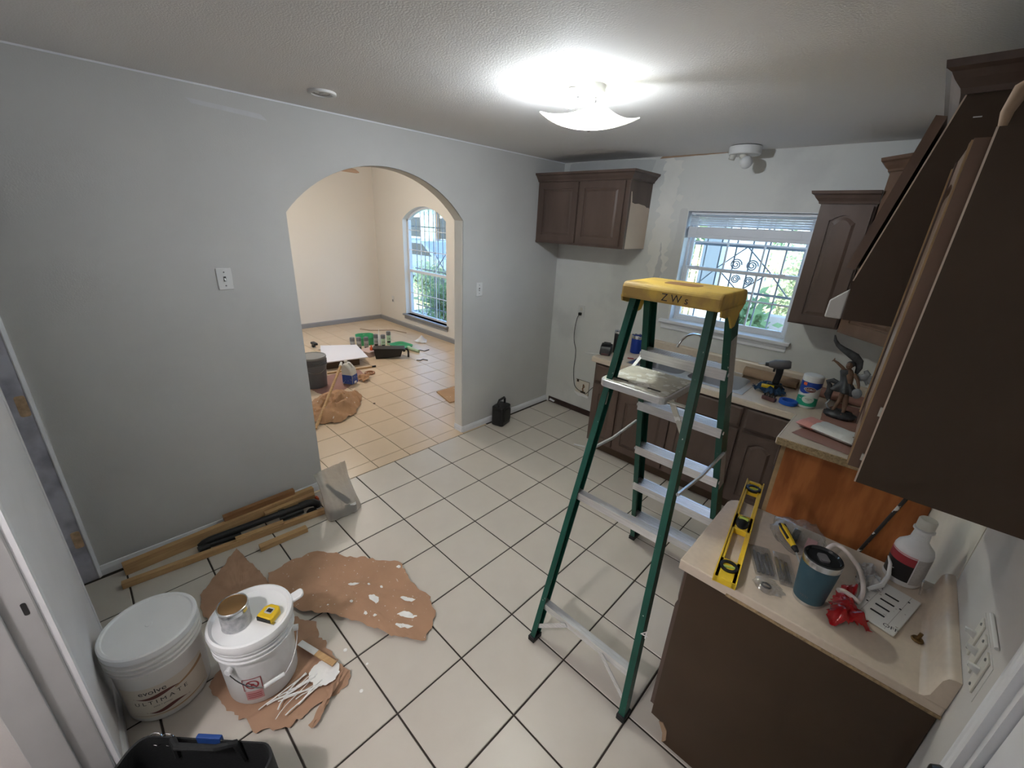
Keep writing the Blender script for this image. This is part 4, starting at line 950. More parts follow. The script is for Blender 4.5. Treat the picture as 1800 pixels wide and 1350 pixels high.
# smoke detector base ring on the ceiling
SD = thing('detector_base', 'empty white ring of a smoke detector base on the ceiling', 'detector base', (.362, -.135, ZC - .012))
part(MB().lathe([(.066, ZC), (.066, ZC - .010), (.060, ZC - .013), (.048, ZC - .012), (.046, ZC - .004), (.0, ZC - .004)], 32, T(.362, -.135, 0)), 'base_ring', 'plastic_white', SD)
part(MB().box(.345, .38, -.14, -.13, ZC - .009, ZC - .004), 'cross_tab', 'plastic_white', SD, smooth=False)
part(MB().lathe([(.040, ZC - .004), (.040, ZC - .0045), (.034, ZC - .0045)], 24, T(.362, -.135, 0)), 'inner_rim', 'spray_grey', SD)
# bare bulb holder near the window wall
FX = thing('bulb_fixture', 'white round ceiling fixture with one unlit globe bulb above the window', 'light fixture', (1.625, 2.145, 2.33))
fx, fy = 1.625, 2.145
part(MB().lathe([(.098, ZC - .004), (.100, ZC - .01), (.100, ZC - .048), (.094, ZC - .054), (.0, ZC - .054)], 32, T(fx, fy, 0)), 'pan', 'plastic_white', FX)
part(MB().lathe([(.092, ZC), (.092, ZC - .004)], 32, T(fx, fy, 0)), 'shadow_gap', 'slot_dark', FX)
part(MB().cyl((fx - .005, fy - .02, ZC - .052), (fx + .012, fy - .02, ZC - .075), .022, n=16), 'socket', 'plastic_ivory', FX)
part(MB().sphere((fx + .028, fy - .02, ZC - .100), .040), 'globe_bulb', 'plastic_white', FX, 'unlit white globe bulb')
part(MB().cyl((fx - .058, fy - .03, ZC - .05), (fx - .066, fy - .035, ZC - .082), .020, n=14), 'empty_socket', 'plastic_ivory', FX, 'empty ivory bulb socket')

# ------------------------------------------------------------------ switches, outlets, cords
def wall_plate(name, label, y, z, cat, hw=.036, hh=.058):
    W = thing(name, label, cat, (XA, y, z - hh))
    part(MB().box(XA, XA + .006, y - hw, y + hw, z - hh, z + hh), 'cover_plate', 'plastic_white', W, smooth=False, bevel=.003)
    part(MB().box(XA + .006, XA + .0065, y - .006, y + .006, z - .013, z + .013), 'toggle_slot', 'slot_dark', W, smooth=False)
    part(MB().prism([(XA + .006, z - .006), (XA + .018, z - .010), (XA + .018, z - .004), (XA + .006, z + .006)], y - .0035, y + .0035, 'y'), 'toggle', 'plastic_white', W, smooth=False)
    for s in (-1, 1): part(MB().lathe([(.004, 0), (.003, .0012), (0, .0012)], 8, T(XA + .006, y, z + s * .036, 0, 0, PI / 2)), 'screw', 'spray_grey', W)
wall_plate('light_switch', 'white switch plate alone on the grey wall left of the arch', -.604, 1.528, 'switch')
wall_plate('light_switch', 'white switch plate on the grey wall right of the arch', 1.267, 1.335, 'switch')
OW = thing('wall_outlet', 'white outlet with black plug on the corner wall below the cabinet', 'outlet', (.335, YB, 1.03))
part(MB().box(.297, .373, YB - .006, YB, 1.028, 1.145), 'cover_plate', 'wall_pale', OW, smooth=False, bevel=.003)
part(MB().prism(rrect(.320, .350, 1.093, 1.128, .008), YB - .008, YB - .006, 'y'), 'receptacle', 'plastic_ivory', OW)
part(MB().prism(rrect(.320, .350, 1.045, 1.080, .008), YB - .008, YB - .006, 'y'), 'receptacle', 'plastic_ivory', OW)
CD = thing('power_cord', 'black power cord hanging from the outlet into the wall cut-out', 'cord', (.335, YB - .03, .25))
part(MB().box(.320, .350, YB - .034, YB - .0085, 1.050, 1.078), 'plug', 'black_cord', CD, smooth=False, bevel=.005)
pts = [(.335, YB - .030, 1.062), (.318, YB - .036, 1.03), (.300, YB - .030, .95), (.290, YB - .024, .85), (.300, YB - .022, .76), (.330, YB - .02, .70), (.335, YB - .018, .60), (.325, YB - .016, .50), (.33, YB - .015, .42), (.345, YB - .02, .36), (.36, YB - .018, .29), (.41, YB - .018, .262), (.475, YB - .02, .25), (.51, YB - .02, .24), (.54, YB - .02, .28), (.60, YB - .025, .36), (.72, YB - .03, .43), (.93, YB - .03, .47)]
P2 = []
for i in range(len(pts) - 1):
    for s in range(4): P2.append(lerp(pts[i], pts[i + 1], s / 4))
for _ in range(3): P2 = [P2[0]] + [(P2[i - 1] + P2[i] * 2 + P2[i + 1]) / 4 for i in range(1, len(P2) - 1)] + [P2[-1]]
part(MB().tube(P2, .0032, 7), 'cable', 'black_cord', CD)
WH = thing('wall_cutout', 'ragged square wall cut-out showing old wiring box near the floor', 'cut-out', (.43, YB, .23))
hx0, hx1, hz0, hz1 = .365, .535, .215, .375
part(MB().box(hx0, hx1, YB - .003, YB, hz0, hz1), 'backing', 'label_cream', WH, smooth=False)
part(MB().prism([(hx0 - .012, hz0 + .02), (hx0 + .0, hz0 + .005), (hx0 + .05, hz0 - .022), (hx0 + .10, hz0 - .015), (hx1, hz0 - .018), (hx1 + .004, hz0 + .004), (hx1 - .06, hz0 + .012), (hx0 + .05, hz0 + .012)], YB - .008, YB - .001, 'y'), 'torn_edge', 'paper_white', WH, smooth=False)
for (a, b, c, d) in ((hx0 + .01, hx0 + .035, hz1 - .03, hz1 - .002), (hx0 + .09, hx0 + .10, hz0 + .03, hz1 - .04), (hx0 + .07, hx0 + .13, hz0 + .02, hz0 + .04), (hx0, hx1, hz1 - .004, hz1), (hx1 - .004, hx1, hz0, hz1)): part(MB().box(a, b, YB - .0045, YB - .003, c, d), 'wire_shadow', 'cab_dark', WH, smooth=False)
part(MB().tube([(hx0 + .10, YB - .007, hz0 + .12), (hx0 + .115, YB - .009, hz0 + .095), (hx0 + .09, YB - .008, hz0 + .07), (hx0 + .11, YB - .009, hz0 + .045)], .005, 6), 'wire', 'pine_dark', WH)
# bare switches on the right wall and a stray rod
BS = thing('bare_switches', 'three bare white toggle switches without cover plate above the side worktop', 'switch', (XC, .01, 1.0))
part(MB().box(XC - .001, XC, -.085, .105, .995, 1.095), 'box_face', 'plaster' if 'plaster' in MATS else 'wall_hall', BS, smooth=False)
for y in (.072, .012, -.048):
    s_ = part(MB().box(XC - .005, XC - .001, y - .018, y + .018, 1.0, 1.09), 'strap', 'plastic_ivory', BS, smooth=False, bevel=.001)
    part(MB().prism([(XC - .005, 1.038), (XC - .022, 1.050), (XC - .024, 1.058), (XC - .005, 1.056)], y - .004, y + .004, 'y'), 'toggle', 'plastic_white', s_, smooth=False)
    for z in (1.008, 1.082): part(MB().lathe([(.004, 0), (.003, .002), (0, .002)], 8, T(XC - .005, y, z, 0, 0, -PI / 2)), 'screw', 'spray_grey', s_)
single(MB().tube([(XC - .0045, .055, 1.128), (XC - .0045, -.062, 1.128)], .0040, 8), 'white_rod', 'plastic_white', 'thin white rod fixed to the right wall above the bare switches', 'rod')
# black jobsite radio-like box with a handle, by the arch
RB_ = thing('black_case', 'small black plastic case with top handle on the floor beside the arch', 'case', (.075, 1.500, 0), .25)
part(MB().prism(rrect(-.065, .065, -.085, .085, .025), .004, .205), 'body', 'black_plastic', RB_, local=True, bevel=.012)
part(MB().tube([(0, -.062, .195), (0, -.060, .25), (0, -.045, .268), (0, .045, .268), (0, .060, .25), (0, .062, .195)], .012, 8), 'handle', 'black_plastic', RB_, local=True)
part(MB().prism(rrect(-.060, .060, .045, .175, .02), .0, .012, 'z', T(0, -.0, 0)).map(lambda p: (.066 + p.z * .6, p.x, p.y + .0)), 'front_panel', 'black_rubber', RB_, local=True)
for s in (-1, 1): part(MB().box(-.045, .045, s * .085 - .008, s * .085 + .008, .03, .17), 'side_grip', 'black_rubber', RB_, local=True, bevel=.004)

# unseen fill lamp, added in the hall to brighten the camera side
HL = thing('added_fill_lamp', 'unseen fill lamp added on the hall ceiling behind the doorway', 'lamp', (1.9, -2.3, 2.34))
part(MB().lathe([(.12, ZC), (.12, ZC - .02), (.10, ZC - .03), (0, ZC - .03)], 24, T(1.9, -2.3, 0)), 'pan', 'plastic_white', HL)
part(MB().lathe([(.0, ZC - .10), (.05, ZC - .095), (.085, ZC - .07), (.095, ZC - .03)], 24, T(1.9, -2.3, 0)), 'glass_bowl', 'fill_glow', HL, 'glowing bowl')

# ------------------------------------------------------------------ kraft paper on the kitchen floor
single(sheet([(.575, -.80), (.56, -.66), (.58, -.535), (.80, -.40), (.95, -.262), (1.02, -.232), (1.165, -.262), (1.31, -.246), (1.43, -.29), (1.46, -.353), (1.50, -.42), (1.35, -.525), (1.19, -.595), (.955, -.762), (.80, -.83), (.68, -.84)], .004, .020, 5.0, .008, seed=1.3, centre=(1.0, -.52)), 'kraft_sheet', 'kraft', 'large torn kraft paper sheet spattered with white paint beside the buckets', 'paper')
single(sheet([(.49, -1.10), (.40, -1.02), (.33, -.95), (.245, -.87), (.40, -.85), (.585, -.815), (.70, -.83), (.85, -.86), (.98, -.90), (.95, -1.0), (.80, -1.08), (.62, -1.12)], .002, .014, 6.0, .005, seed=4.1), 'kraft_sheet', 'kraft_clean', 'clean pointed kraft paper piece between the lumber and the white buckets', 'paper')
_m = sheet([(.95, -.80), (1.05, -.74), (1.14, -.76), (1.285, -.752), (1.40, -.74), (1.437, -.77), (1.44, -.90), (1.44, -1.01), (1.36, -1.10), (1.20, -1.155), (1.04, -1.18), (.98, -1.10), (1.0, -.95)], .0025, .014, 6.0, .007, seed=8.2, centre=(1.2, -.95))
_m.v = [(a, b, min(c_, .0105) if (a - 1.152) ** 2 + (b + 1.0) ** 2 < .0256 else c_) for a, b, c_ in _m.v]
single(_m, 'kraft_sheet', 'kraft_clean', 'kraft paper sheet lying under the bucket with the tape measure', 'paper')
# curled scrap: a strip rolled over on itself
mb = MB(); vs = []; fs = []; n = 18
for i in range(n):
    s = i / (n - 1)
    for j in range(8):
        r = j / 7
        a = 2.6 * r; x = 1.42 + .085 * (s - .5) * 1.2 + .05 * math.sin(a) * .8; y = -.79 - .16 * s + .04 * r * (1 - s)
        vs.append((x + .012 * fbm(s * 5, r * 4, 2), y + .07 * (1 - r) * (s - .4), .006 + .042 * (1 - math.cos(a)) * .6 * (1 - .6 * s) + .006 * fbm(s * 7, r * 3, 5)))
for i in range(n - 1):
    for j in range(7): fs.append((i * 8 + j, i * 8 + j + 1, (i + 1) * 8 + j + 1, (i + 1) * 8 + j))
single(mb.add(vs, fs), 'kraft_scrap', 'kraft_clean', 'curled kraft paper scrap beside the paint puddle', 'paper')
# dried paint puddle with drips
PP = thing('paint_puddle', 'white paint puddle with stringy drips on the kraft paper', 'paint', (1.33, -.83, .02))
bl = [(1.29 + .062 * (1 + .25 * fbm(math.cos(a) * 2, math.sin(a) * 2, 3)) * math.cos(a) + .04, -.815 + .062 * (1 + .3 * fbm(math.cos(a) * 2, math.sin(a) * 2, 9)) * math.sin(a)) for a in [2 * PI * i / 40 for i in range(40)]]
part(sheet(bl, .020, .004, 10, .002, rings=6, n=60, seed=2), 'puddle', 'white_paint', PP)
random.seed(11)
for k in range(11):
    a = random.uniform(-.045, .055); p = [(1.32 + a, -.855 + random.uniform(-.02, .02), .022)]; L = random.uniform(.08, .2); ang = -1.45 + random.uniform(-.35, .25)
    for s in range(1, 7):
        ang += random.uniform(-.25, .25); q = p[-1]; p.append((q[0] + L / 6 * math.cos(ang) * .6, q[1] + L / 6 * math.sin(ang), .021 + random.uniform(0, .004)))
    part(MB().tube(p, random.uniform(.0016, .004), 6), 'drip', 'white_paint', PP)
ST = thing('stir_stick', 'pale wooden stir stick with paint lying beside the white puddle', 'stick', (1.23, -.80, .03), 0)
part(MB().beam((1.13, -.842, .034), (1.335, -.772, .034), [(-.013, -.003), (.013, -.003), (.013, .003), (-.013, .003)]), 'stick', 'pine', ST, smooth=False)
part(MB().beam((1.13, -.842, .0365), (1.23, -.808, .0365), [(-.0135, -.0015), (.0135, -.0015), (.0135, .0015), (-.0135, .0015)]), 'paint_coat', 'white_paint', ST, smooth=False)
SPL = [(1.13, -.47, .034, .5, .3, 'largest oval white paint splat near the middle of the large kraft sheet'), (.97, -.50, .030, .35, .9, 'streaky paint smear on the large kraft sheet toward the buckets'),
       (1.33, -.40, .050, .28, .75, 'long brushed paint smear on the large kraft sheet'), (1.25, -.345, .042, .3, .6, 'upper brushed paint smear on the large kraft sheet'), (1.365, -.445, .040, .25, .8, 'lowest brushed paint streak on the large kraft sheet'),
       (1.03, -.262, .013, .8, .2, 'lone paint dab at the far edge of the large kraft sheet'), (1.22, -.515, .012, .7, 0, None), (1.17, -.54, .010, .7, 0, None), (1.02, -.44, .009, .8, 0, None), (1.08, -.40, .008, .8, 0, None), (1.06, -.56, .009, .8, 0, None)]
for k, (x, y, r, e, an, lab) in enumerate(SPL):
    pl = []
    for i in range(30):
        a = 2 * PI * i / 30; u = r * (1 + .35 * fbm(math.cos(a) * 1.5, math.sin(a) * 1.5, k)) * math.cos(a); v = r * e * (1 + .6 * fbm(math.cos(a) * 2.5 + 4, math.sin(a) * 2.5, k)) * math.sin(a)
        pl.append((x + u * math.cos(an) - v * math.sin(an), y + u * math.sin(an) + v * math.cos(an)))
    mb = sheet(pl, 0, 0, 14, .001, rings=5, n=44, seed=k)
    mb.v = [(p[0], p[1], .0062 + crumple(p[0], p[1], .020, 5.0, 1.3)) for p in mb.v]
    single(mb, 'paint_splat', 'white_paint', lab or 'small round paint drip on the large kraft sheet', 'paint', None if lab else 'small paint drips on the large kraft sheet')
for x, y, r in ((1.28, -.70, .009), (1.41, -.66, .006), (1.50, -.735, .008)):
    single(MB().lathe([(r, 0.0005), (r * .7, .002), (0, .0022)], 12, T(x, y, 0)), 'paint_drop', 'white_paint', 'white paint drop on the bare tile beside the kraft paper', 'paint', 'paint drops on the tiles')

# ------------------------------------------------------------------ buckets
def bucket(root, c, r, h, mbody, rt=None):
    rt = rt or r * 1.06; tp = lambda z: r + (rt - r) * z / h
    pr = [(0, 0.004), (r * .97, 0.004), (r, .012)]
    for z in (h * .60, h * .70): pr += [(tp(z), z)]
    for z in (h * .735, h * .80, h * .865): pr += [(tp(z), z), (tp(z) + .009, z + .004), (tp(z) + .009, z + .011), (tp(z), z + .014)]
    pr += [(tp(h), h - .012), (tp(h), h), (tp(h) - .004, h), (tp(h) - .006, h - .02)]
    return part(MB().lathe(pr, 48, T(*c, 0)), 'body', mbody, root), tp
def on_cyl(c, tp, a0, z0, off=.0012, tilt=0):
    def fn(p):
        z = z0 + p.y; r = tp(z) + off; a = a0 + p.x / r
        return (c[0] + r * math.cos(a), c[1] + r * math.sin(a), z)
    return fn
def band(w, h, nx=14, ny=2, fx=None):
    mb = MB(); vs = []; fs = []
    for j in range(ny + 1):
        for i in range(nx + 1):
            s = i / nx; lo, hi = (-h / 2, h / 2) if not fx else fx(s)
            vs.append((-w / 2 + w * s, lo + (hi - lo) * j / ny, 0))
    for j in range(ny):
        for i in range(nx): fs.append((j * (nx + 1) + i, j * (nx + 1) + i + 1, (j + 1) * (nx + 1) + i + 1, (j + 1) * (nx + 1) + i))
    return mb.add(vs, fs)
c1 = (.935, -1.292); h1 = .36
K1 = thing('paint_bucket', 'white paint bucket with printed cream label and closed lid by the door casing', 'bucket', (*c1, 0))
b1, tp1 = bucket(K1, c1, .138, h1, 'bucket_body', .146)
part(MB().lathe([(.150, h1 - .022), (.153, h1 - .020), (.153, h1 + .004), (.148, h1 + .009), (.140, h1 + .009), (.136, h1 + .003), (.128, h1 + .002), (0, h1 + .003)], 48, T(*c1, 0)), 'lid', 'lid_white', K1)
part(MB().lathe([(.012, h1 + .003), (.010, h1 + .005), (0, h1 + .005)], 16, T(*c1, 0)), 'lid_nub', 'lid_white', K1)
lab = lambda a0, z0: on_cyl(c1, tp1, a0, z0)
A = math.radians(-14)
part(band(.30, .165, 24, 3).map(on_cyl(c1, tp1, A + .15, .112, .0006)), 'label', 'label_cream', b1, 'cream printed label')
part(text('evolve', .034, fn=on_cyl(c1, tp1, A - .10, .170)), 'lettering', 'text_dark', b1, smooth=False)
part(text('U L T I M A T E', .026, fn=on_cyl(c1, tp1, A + .02, .113)), 'lettering', 'text_dark', b1, smooth=False)
part(text('paint + primer', .010, fn=on_cyl(c1, tp1, A + .03, .090)), 'lettering', 'text_dark', b1, smooth=False)
wv = lambda amp, th, ph: (lambda s: (amp * math.sin(6.5 * s + ph) - th * math.sin(PI * s) - .001, amp * math.sin(6.5 * s + ph + .5) + th * math.sin(PI * s)))
part(band(.155, .02, 28, 2, wv(.006, .007, 2.5)).map(on_cyl(c1, tp1, A - .02, .143)), 'wave', 'label_maroon', b1, 'maroon wave')
part(band(.12, .03, 28, 2, lambda s: (-.012 + .024 * s, -.006 + .038 * s)).map(on_cyl(c1, tp1, A + .78, .148)), 'wave', 'label_tan', b1, 'tan wave')
part(band(.14, .02, 28, 2, wv(.007, .007, 2.9)).map(on_cyl(c1, tp1, A + .12, .062)), 'wave', 'label_maroon', b1, 'maroon wave')
part(band(.26, .008, 28, 2, wv(.003, .002, 1.0)).map(on_cyl(c1, tp1, A + .2, .042)), 'wave', 'label_tan', b1, 'tan wave')
c2 = (1.152, -1.000); h2 = .345
K2 = thing('paint_bucket', 'white lidded bucket carrying a paint can and a yellow tape measure', 'bucket', (*c2, 0.012))
b2, tp2 = bucket(K2, c2, .130, h2, 'bucket_white', .142)
b2.data.transform(Matrix.Translation((0, 0, .012)))
h2 += .012
part(MB().lathe([(.147, h2 - .03), (.151, h2 - .028), (.154, h2 - .005), (.150, h2 + .008), (.142, h2 + .010), (.137, h2 + .004), (.132, h2 - .004), (0, h2 - .004)], 48, T(*c2, 0)), 'lid', 'lid_white', K2)
part(MB().prism(rrect(-.022, .022, -.02, .055, .016), -.004, .012, 'z', T(c2[0] + .02, c2[1] + .145, h2 - .012, -.25, .35)), 'lid_tab', 'lid_white', K2, bevel=.004)
ang = [math.radians(d) for d in range(-52, 62, 4)]
arcp = []
for a in ang:
    s = (a - ang[0]) / (ang[-1] - ang[0]); arcp.append((c2[0] + .157 * math.cos(a), c2[1] + .157 * math.sin(a), .245 - .125 * math.sin(PI * s) ** .8))
wl = part(MB().tube(arcp, .0022, 6), 'wire_handle', 'steel', K2)
k = len(arcp) // 2
part(MB().cyl(arcp[k - 4], arcp[k + 3], .0085, n=12), 'handle_grip', 'bucket_white', wl)
for a in (ang[0], ang[-1]): part(MB().cyl((c2[0] + .143 * math.cos(a), c2[1] + .143 * math.sin(a), .245), (c2[0] + .160 * math.cos(a), c2[1] + .160 * math.sin(a), .245), .013, n=14), 'handle_ear', 'bucket_white', K2)
B = math.radians(-28)
oc2 = lambda a0, z0, off=.0012: on_cyl(c2, lambda z: tp2(z - .012), a0, z0, off)
part(band(.062, .052, 10, 2).map(oc2(B, .075)), 'warning_label', 'label_pink', b2, 'red and white warning print')
part(MB().add(*(lambda m: (m.v, m.f))(band(.060, .004, 10, 1).map(lambda p: V((p.x, p.y + .022, 0))).map(oc2(B, .150)))), 'warning_line', 'label_red', b2)
rg = MB()
for i in range(28):
    a, b_ = 2 * PI * i / 28, 2 * PI * (i + 1) / 28
    rg.add([(.024 * math.cos(a), .024 * math.sin(a), 0), (.024 * math.cos(b_), .024 * math.sin(b_), 0), (.018 * math.cos(b_), .018 * math.sin(b_), 0), (.018 * math.cos(a), .018 * math.sin(a), 0)], [(0, 1, 2, 3)])
rg.add([(-.014, .012, 0), (-.010, .016, 0), (.014, -.012, 0), (.010, -.016, 0)], [(0, 1, 2, 3)])
for (a, b_, c_, d) in ((-.034, -.031, -.032, .034), (.031, .034, -.032, .034), (-.034, .034, .031, .034), (-.034, .034, -.034, -.031)): rg.add([(a, c_, 0), (b_, c_, 0), (b_, d, 0), (a, d, 0)], [(0, 1, 2, 3)])
rg.add([(-.006, -.006, 0), (.006, -.008, 0), (.008, .003, 0), (-.004, .009, 0)], [(0, 1, 2, 3)])
part(rg.map(oc2(B, .138)), 'warning_symbol', 'label_red', b2, 'red prohibition symbol')
part(band(.05, .004, 8, 1).map(oc2(B, .085, .0018)), 'warning_text', 'label_red', b2); part(band(.05, .004, 8, 1).map(oc2(B, .074, .0018)), 'warning_text', 'label_red', b2); part(band(.05, .004, 8, 1).map(oc2(B, .063, .0018)), 'warning_text', 'label_red', b2)
part(band(.03, .07, 4, 2).map(oc2(B - 1.25, .20)), 'side_print', 'label_pink', b2)
# paint can and tape measure on it
zc = h2 - .004
PC = thing('paint_can', 'small paint can with rusty brown lid standing on the white bucket', 'paint can', (1.148, -1.048, zc))
cc = (1.148, -1.048)
part(MB().lathe([(0, .0005), (.050, .0005), (.0525, .003), (.0510, .006), (.0510, .088), (.0535, .091), (.0535, .097), (.050, .099)], 36, T(*cc, zc)), 'body', 'can_label', PC)
part(MB().lathe([(.0512, .072), (.0516, .072), (.0516, .088), (.0512, .088)], 36, T(*cc, zc)), 'steel_band', 'steel', PC)
part(MB().lathe([(.050, .0975), (.048, .095), (.044, .095), (.042, .0965), (0, .0965)], 36, T(*cc, zc)), 'lid', 'gold_lid', PC, 'brown stained lid')
part(MB().lathe([(.0535, .096), (.054, .099), (.0515, .1005), (.050, .098)], 36, T(*cc, zc)), 'rim', 'steel', PC)
TP = thing('tape_measure', 'yellow tape measure lying on the bucket lid beside the paint can', 'tape measure', (1.206, -.945, zc), .55)
part(MB().prism([(-.034, -.03), (.03, -.034), (.036, -.02), (.034, .02), (.018, .034), (-.018, .034), (-.036, .016)], .001, .030), 'case', 'tape_yellow', TP, local=True, bevel=.006)
part(MB().prism(rrect(-.016, .016, -.012, .016, .006), .030, .0312), 'badge', 'can_label', TP, local=True); part(MB().prism(rrect(-.010, .012, -.006, .010, .002), .0312, .0318), 'badge_mark', 'slot_dark', TP, local=True)
part(MB().box(.030, .046, -.034, -.022, .004, .008), 'hook', 'steel', TP, local=True, smooth=False); part(MB().box(-.03, .03, -.0345, -.030, .008, .026), 'grip', 'black_rubber', TP, local=True, smooth=False)

# ------------------------------------------------------------------ black tool bag
TB = thing('tool_bag', 'open black fabric tool bag on the floor in front of the buckets', 'bag', (1.566, -1.32, 0), math.radians(43))
o = rrect(-.23, .23, -.125, .125, .05, 6); kk = len(o); mb = MB(); vs = []; fs = []
lv = [(0.004, .95), (.03, 1.0), (.14, 1.03), (.25, 1.0), (.285, .985), (.284, .955), (.25, .95), (.10, .95), (.03, .93)]
for z, s in lv:
    for i, (a, b_) in enumerate(o):
        w = 1 + .02 * fbm(a * 9, b_ * 9, z * 8); vs.append((a * s * w, b_ * s * w, z + (.012 * fbm(a * 7, b_ * 7, 3) if z > .2 else 0)))
for j in range(len(lv) - 1):
    for i in range(kk): fs.append((j * kk + i, j * kk + (i + 1) % kk, (j + 1) * kk + (i + 1) % kk, (j + 1) * kk + i))
fs.append(tuple(range(kk))[::-1]); fs.append(tuple((len(lv) - 1) * kk + i for i in range(kk)))
part(mb.add(vs, fs), 'bag_body', 'bag_black', TB, local=True)
part(MB().tube([(-.11, .118, .20), (-.10, .11, .30), (-.06, .08, .325), (.06, .08, .325), (.10, .11, .30), (.11, .118, .20)], .010, 8), 'carry_handle', 'bag_black', TB, local=True)
part(MB().box(-.035, .045, .119, .133, .262, .298), 'blue_tag', 'bag_blue', TB, 'blue trim tag', local=True, smooth=False, bevel=.003)
part(MB().tube([(-.17 + .022 * math.cos(a), .124 + .006 * math.sin(a), .272 + .022 * math.sin(a)) for a in [2 * PI * i / 16 for i in range(16)]], .0018, 6, closed=True), 'metal_ring', 'chrome', TB, local=True)
part(MB().tube([(-.135 + .022 * math.cos(a), .126 + .006 * math.sin(a), .268 + .02 * math.sin(a)) for a in [2 * PI * i / 16 for i in range(16)]], .0018, 6, closed=True), 'metal_ring', 'chrome', TB, local=True)
for (a, b_) in ((-.12, -.02), (.02, .03), (.13, -.03)):
    part(MB().lathe([(.024, .12), (.026, .19), (.020, .23), (.0, .235)], 16, T(a, b_, 0)), 'tool_grip', 'black_plastic', TB, local=True)
part(MB().beam((-.02, -.02, .16), (.12, .02, .20), [(-.004, -.004), (.004, -.004), (.004, .004), (-.004, .004)]), 'steel_shank', 'steel', TB, local=True)

# ------------------------------------------------------------------ lumber, pipe and bag along the arch wall
def board(p, q, wd, ht, m, label, name='lumber_piece', roll=0.0):
    sec = [(-wd / 2, 0), (wd / 2, 0), (wd / 2, ht), (-wd / 2, ht)]
    return single(MB().beam(p, q, sec), name, m, label, 'lumber', 'lumber scraps along the grey wall', smooth=False, bevel=.0015)
board((.050, -1.352, .001), (.020, -.33, .001), .036, .070, 'pine', 'long tall pine board lying against the baseboard of the grey wall')
board((.158, -1.372, .001), (.262, -.345, .001), .030, .036, 'pine', 'long thin pine stick in front of the black pipe')
board((.345, -.775, .001), (.356, -.508, .001), .040, .032, 'pine', 'short pine block nearest the open tile floor')
board((.018, -.87, .073), (.012, -.45, .073), .034, .034, 'pine_dark', 'reddish pine offcut resting on top of the tall board')
board((.078, -.66, .001), (.075, -.345, .001), .034, .055, 'pine', 'pine offcut between the tall board and the black pipe')
board((.205, -.86, .0385), (.232, -.60, .0385), .036, .012, 'pine', 'thin slat lying on the long thin stick')
PV = thing('drain_pipe', 'black plastic drain pipe assembly with elbows lying among the lumber', 'pipe', (.14, -.7, 0))
part(MB().tube([(.118, -1.02, .030), (.120, -1.00, .045), (.123, -.97, .052), (.128, -.90, .052), (.150, -.62, .054), (.163, -.47, .056)], .021, 14), 'pipe_run', 'pipe_black', PV)
part(MB().tube([(.166, -.60, .027), (.170, -.54, .027), (.176, -.46, .027)], .019, 14), 'short_pipe', 'pipe_black', PV)
part(MB().tube([(.163, -.475, .058), (.168, -.425, .060), (.182, -.39, .058), (.19, -.372, .045), (.19, -.370, .024)], .025, 14), 'elbow', 'pipe_black', PV)
part(MB().cyl((.142, -1.035, .024), (.138, -.98, .026), .023, n=16), 'coupling', 'pipe_black', PV); part(MB().cyl((.1525, -.60, .054), (.156, -.565, .055), .026, n=18), 'slip_nut', 'pipe_black', PV)
part(MB().tube([(.130, -.99, .028), (.145, -.90, .026), (.155, -.82, .024)], .017, 12), 'tailpiece', 'pipe_black', PV)
part(MB().lathe([(.0, .0), (.032, .001), (.034, .012), (.028, .02), (0, .02)], 20, T(.205, -.415, .001)), 'flange', 'pipe_black', PV)
single(MB().box(.10, .135, -.352, -.335, .001, .045), 'orange_clip', 'wipe_orange', 'small orange clip at the end of the pipe', 'clip', smooth=False, bevel=.004)
# clear bag of parts
PB = thing('parts_bag', 'cloudy plastic bag of plumbing parts standing beside the lumber end', 'bag', (.352, -.262, 0))
mb = MB(); vs = []; fs = []; n = 48; L = [(.001, 1.0, .9), (.012, 1.06, 1.2), (.05, 1.04, 1.15), (.09, .98, .9), (.15, .92, .55), (.21, .90, .35), (.26, .93, .22), (.285, .95, .12)]
for z, sy, sx in L:
    for i in range(n):
        a = 2 * PI * i / n; wob = 1 + .16 * fbm(math.cos(a) * 2.5, math.sin(a) * 2.5, z * 9)
        ca = math.copysign(abs(math.cos(a)) ** .6, math.cos(a))
        vs.append((.350 + .045 * sx * math.sin(a) * wob - .155 * (z / .285) ** 1.2 + .01 * fbm(ca * 3, z * 20, 4), -.262 + .112 * sy * ca * (1 + .05 * fbm(z * 20, a, 3)), z + (.012 * ca if z > .25 else 0)))
for j in range(len(L) - 1):
    for i in range(n): fs.append((j * n + i, j * n + (i + 1) % n, (j + 1) * n + (i + 1) % n, (j + 1) * n + i))
fs.append(tuple(range(n))[::-1])
part(mb.add(vs, fs), 'bag_film', 'milky_film', PB)
part(MB().tube([(.245, -.315, .20), (.275, -.29, .155), (.305, -.255, .11), (.335, -.215, .06)], [.010, .012, .020, .020], 10), 'blue_handle', 'glove_blue', PB)
part(MB().cyl((.345, -.25, .024), (.36, -.18, .024), .020, n=12), 'pipe_part', 'spray_grey', PB)
part(MB().cyl((.33, -.345, .024), (.375, -.28, .024), .02, n=12), 'pipe_part', 'spray_grey', PB); part(MB().box(.372, .376, -.225, -.185, .045, .065), 'part_card', 'paper_white', PB, smooth=False)

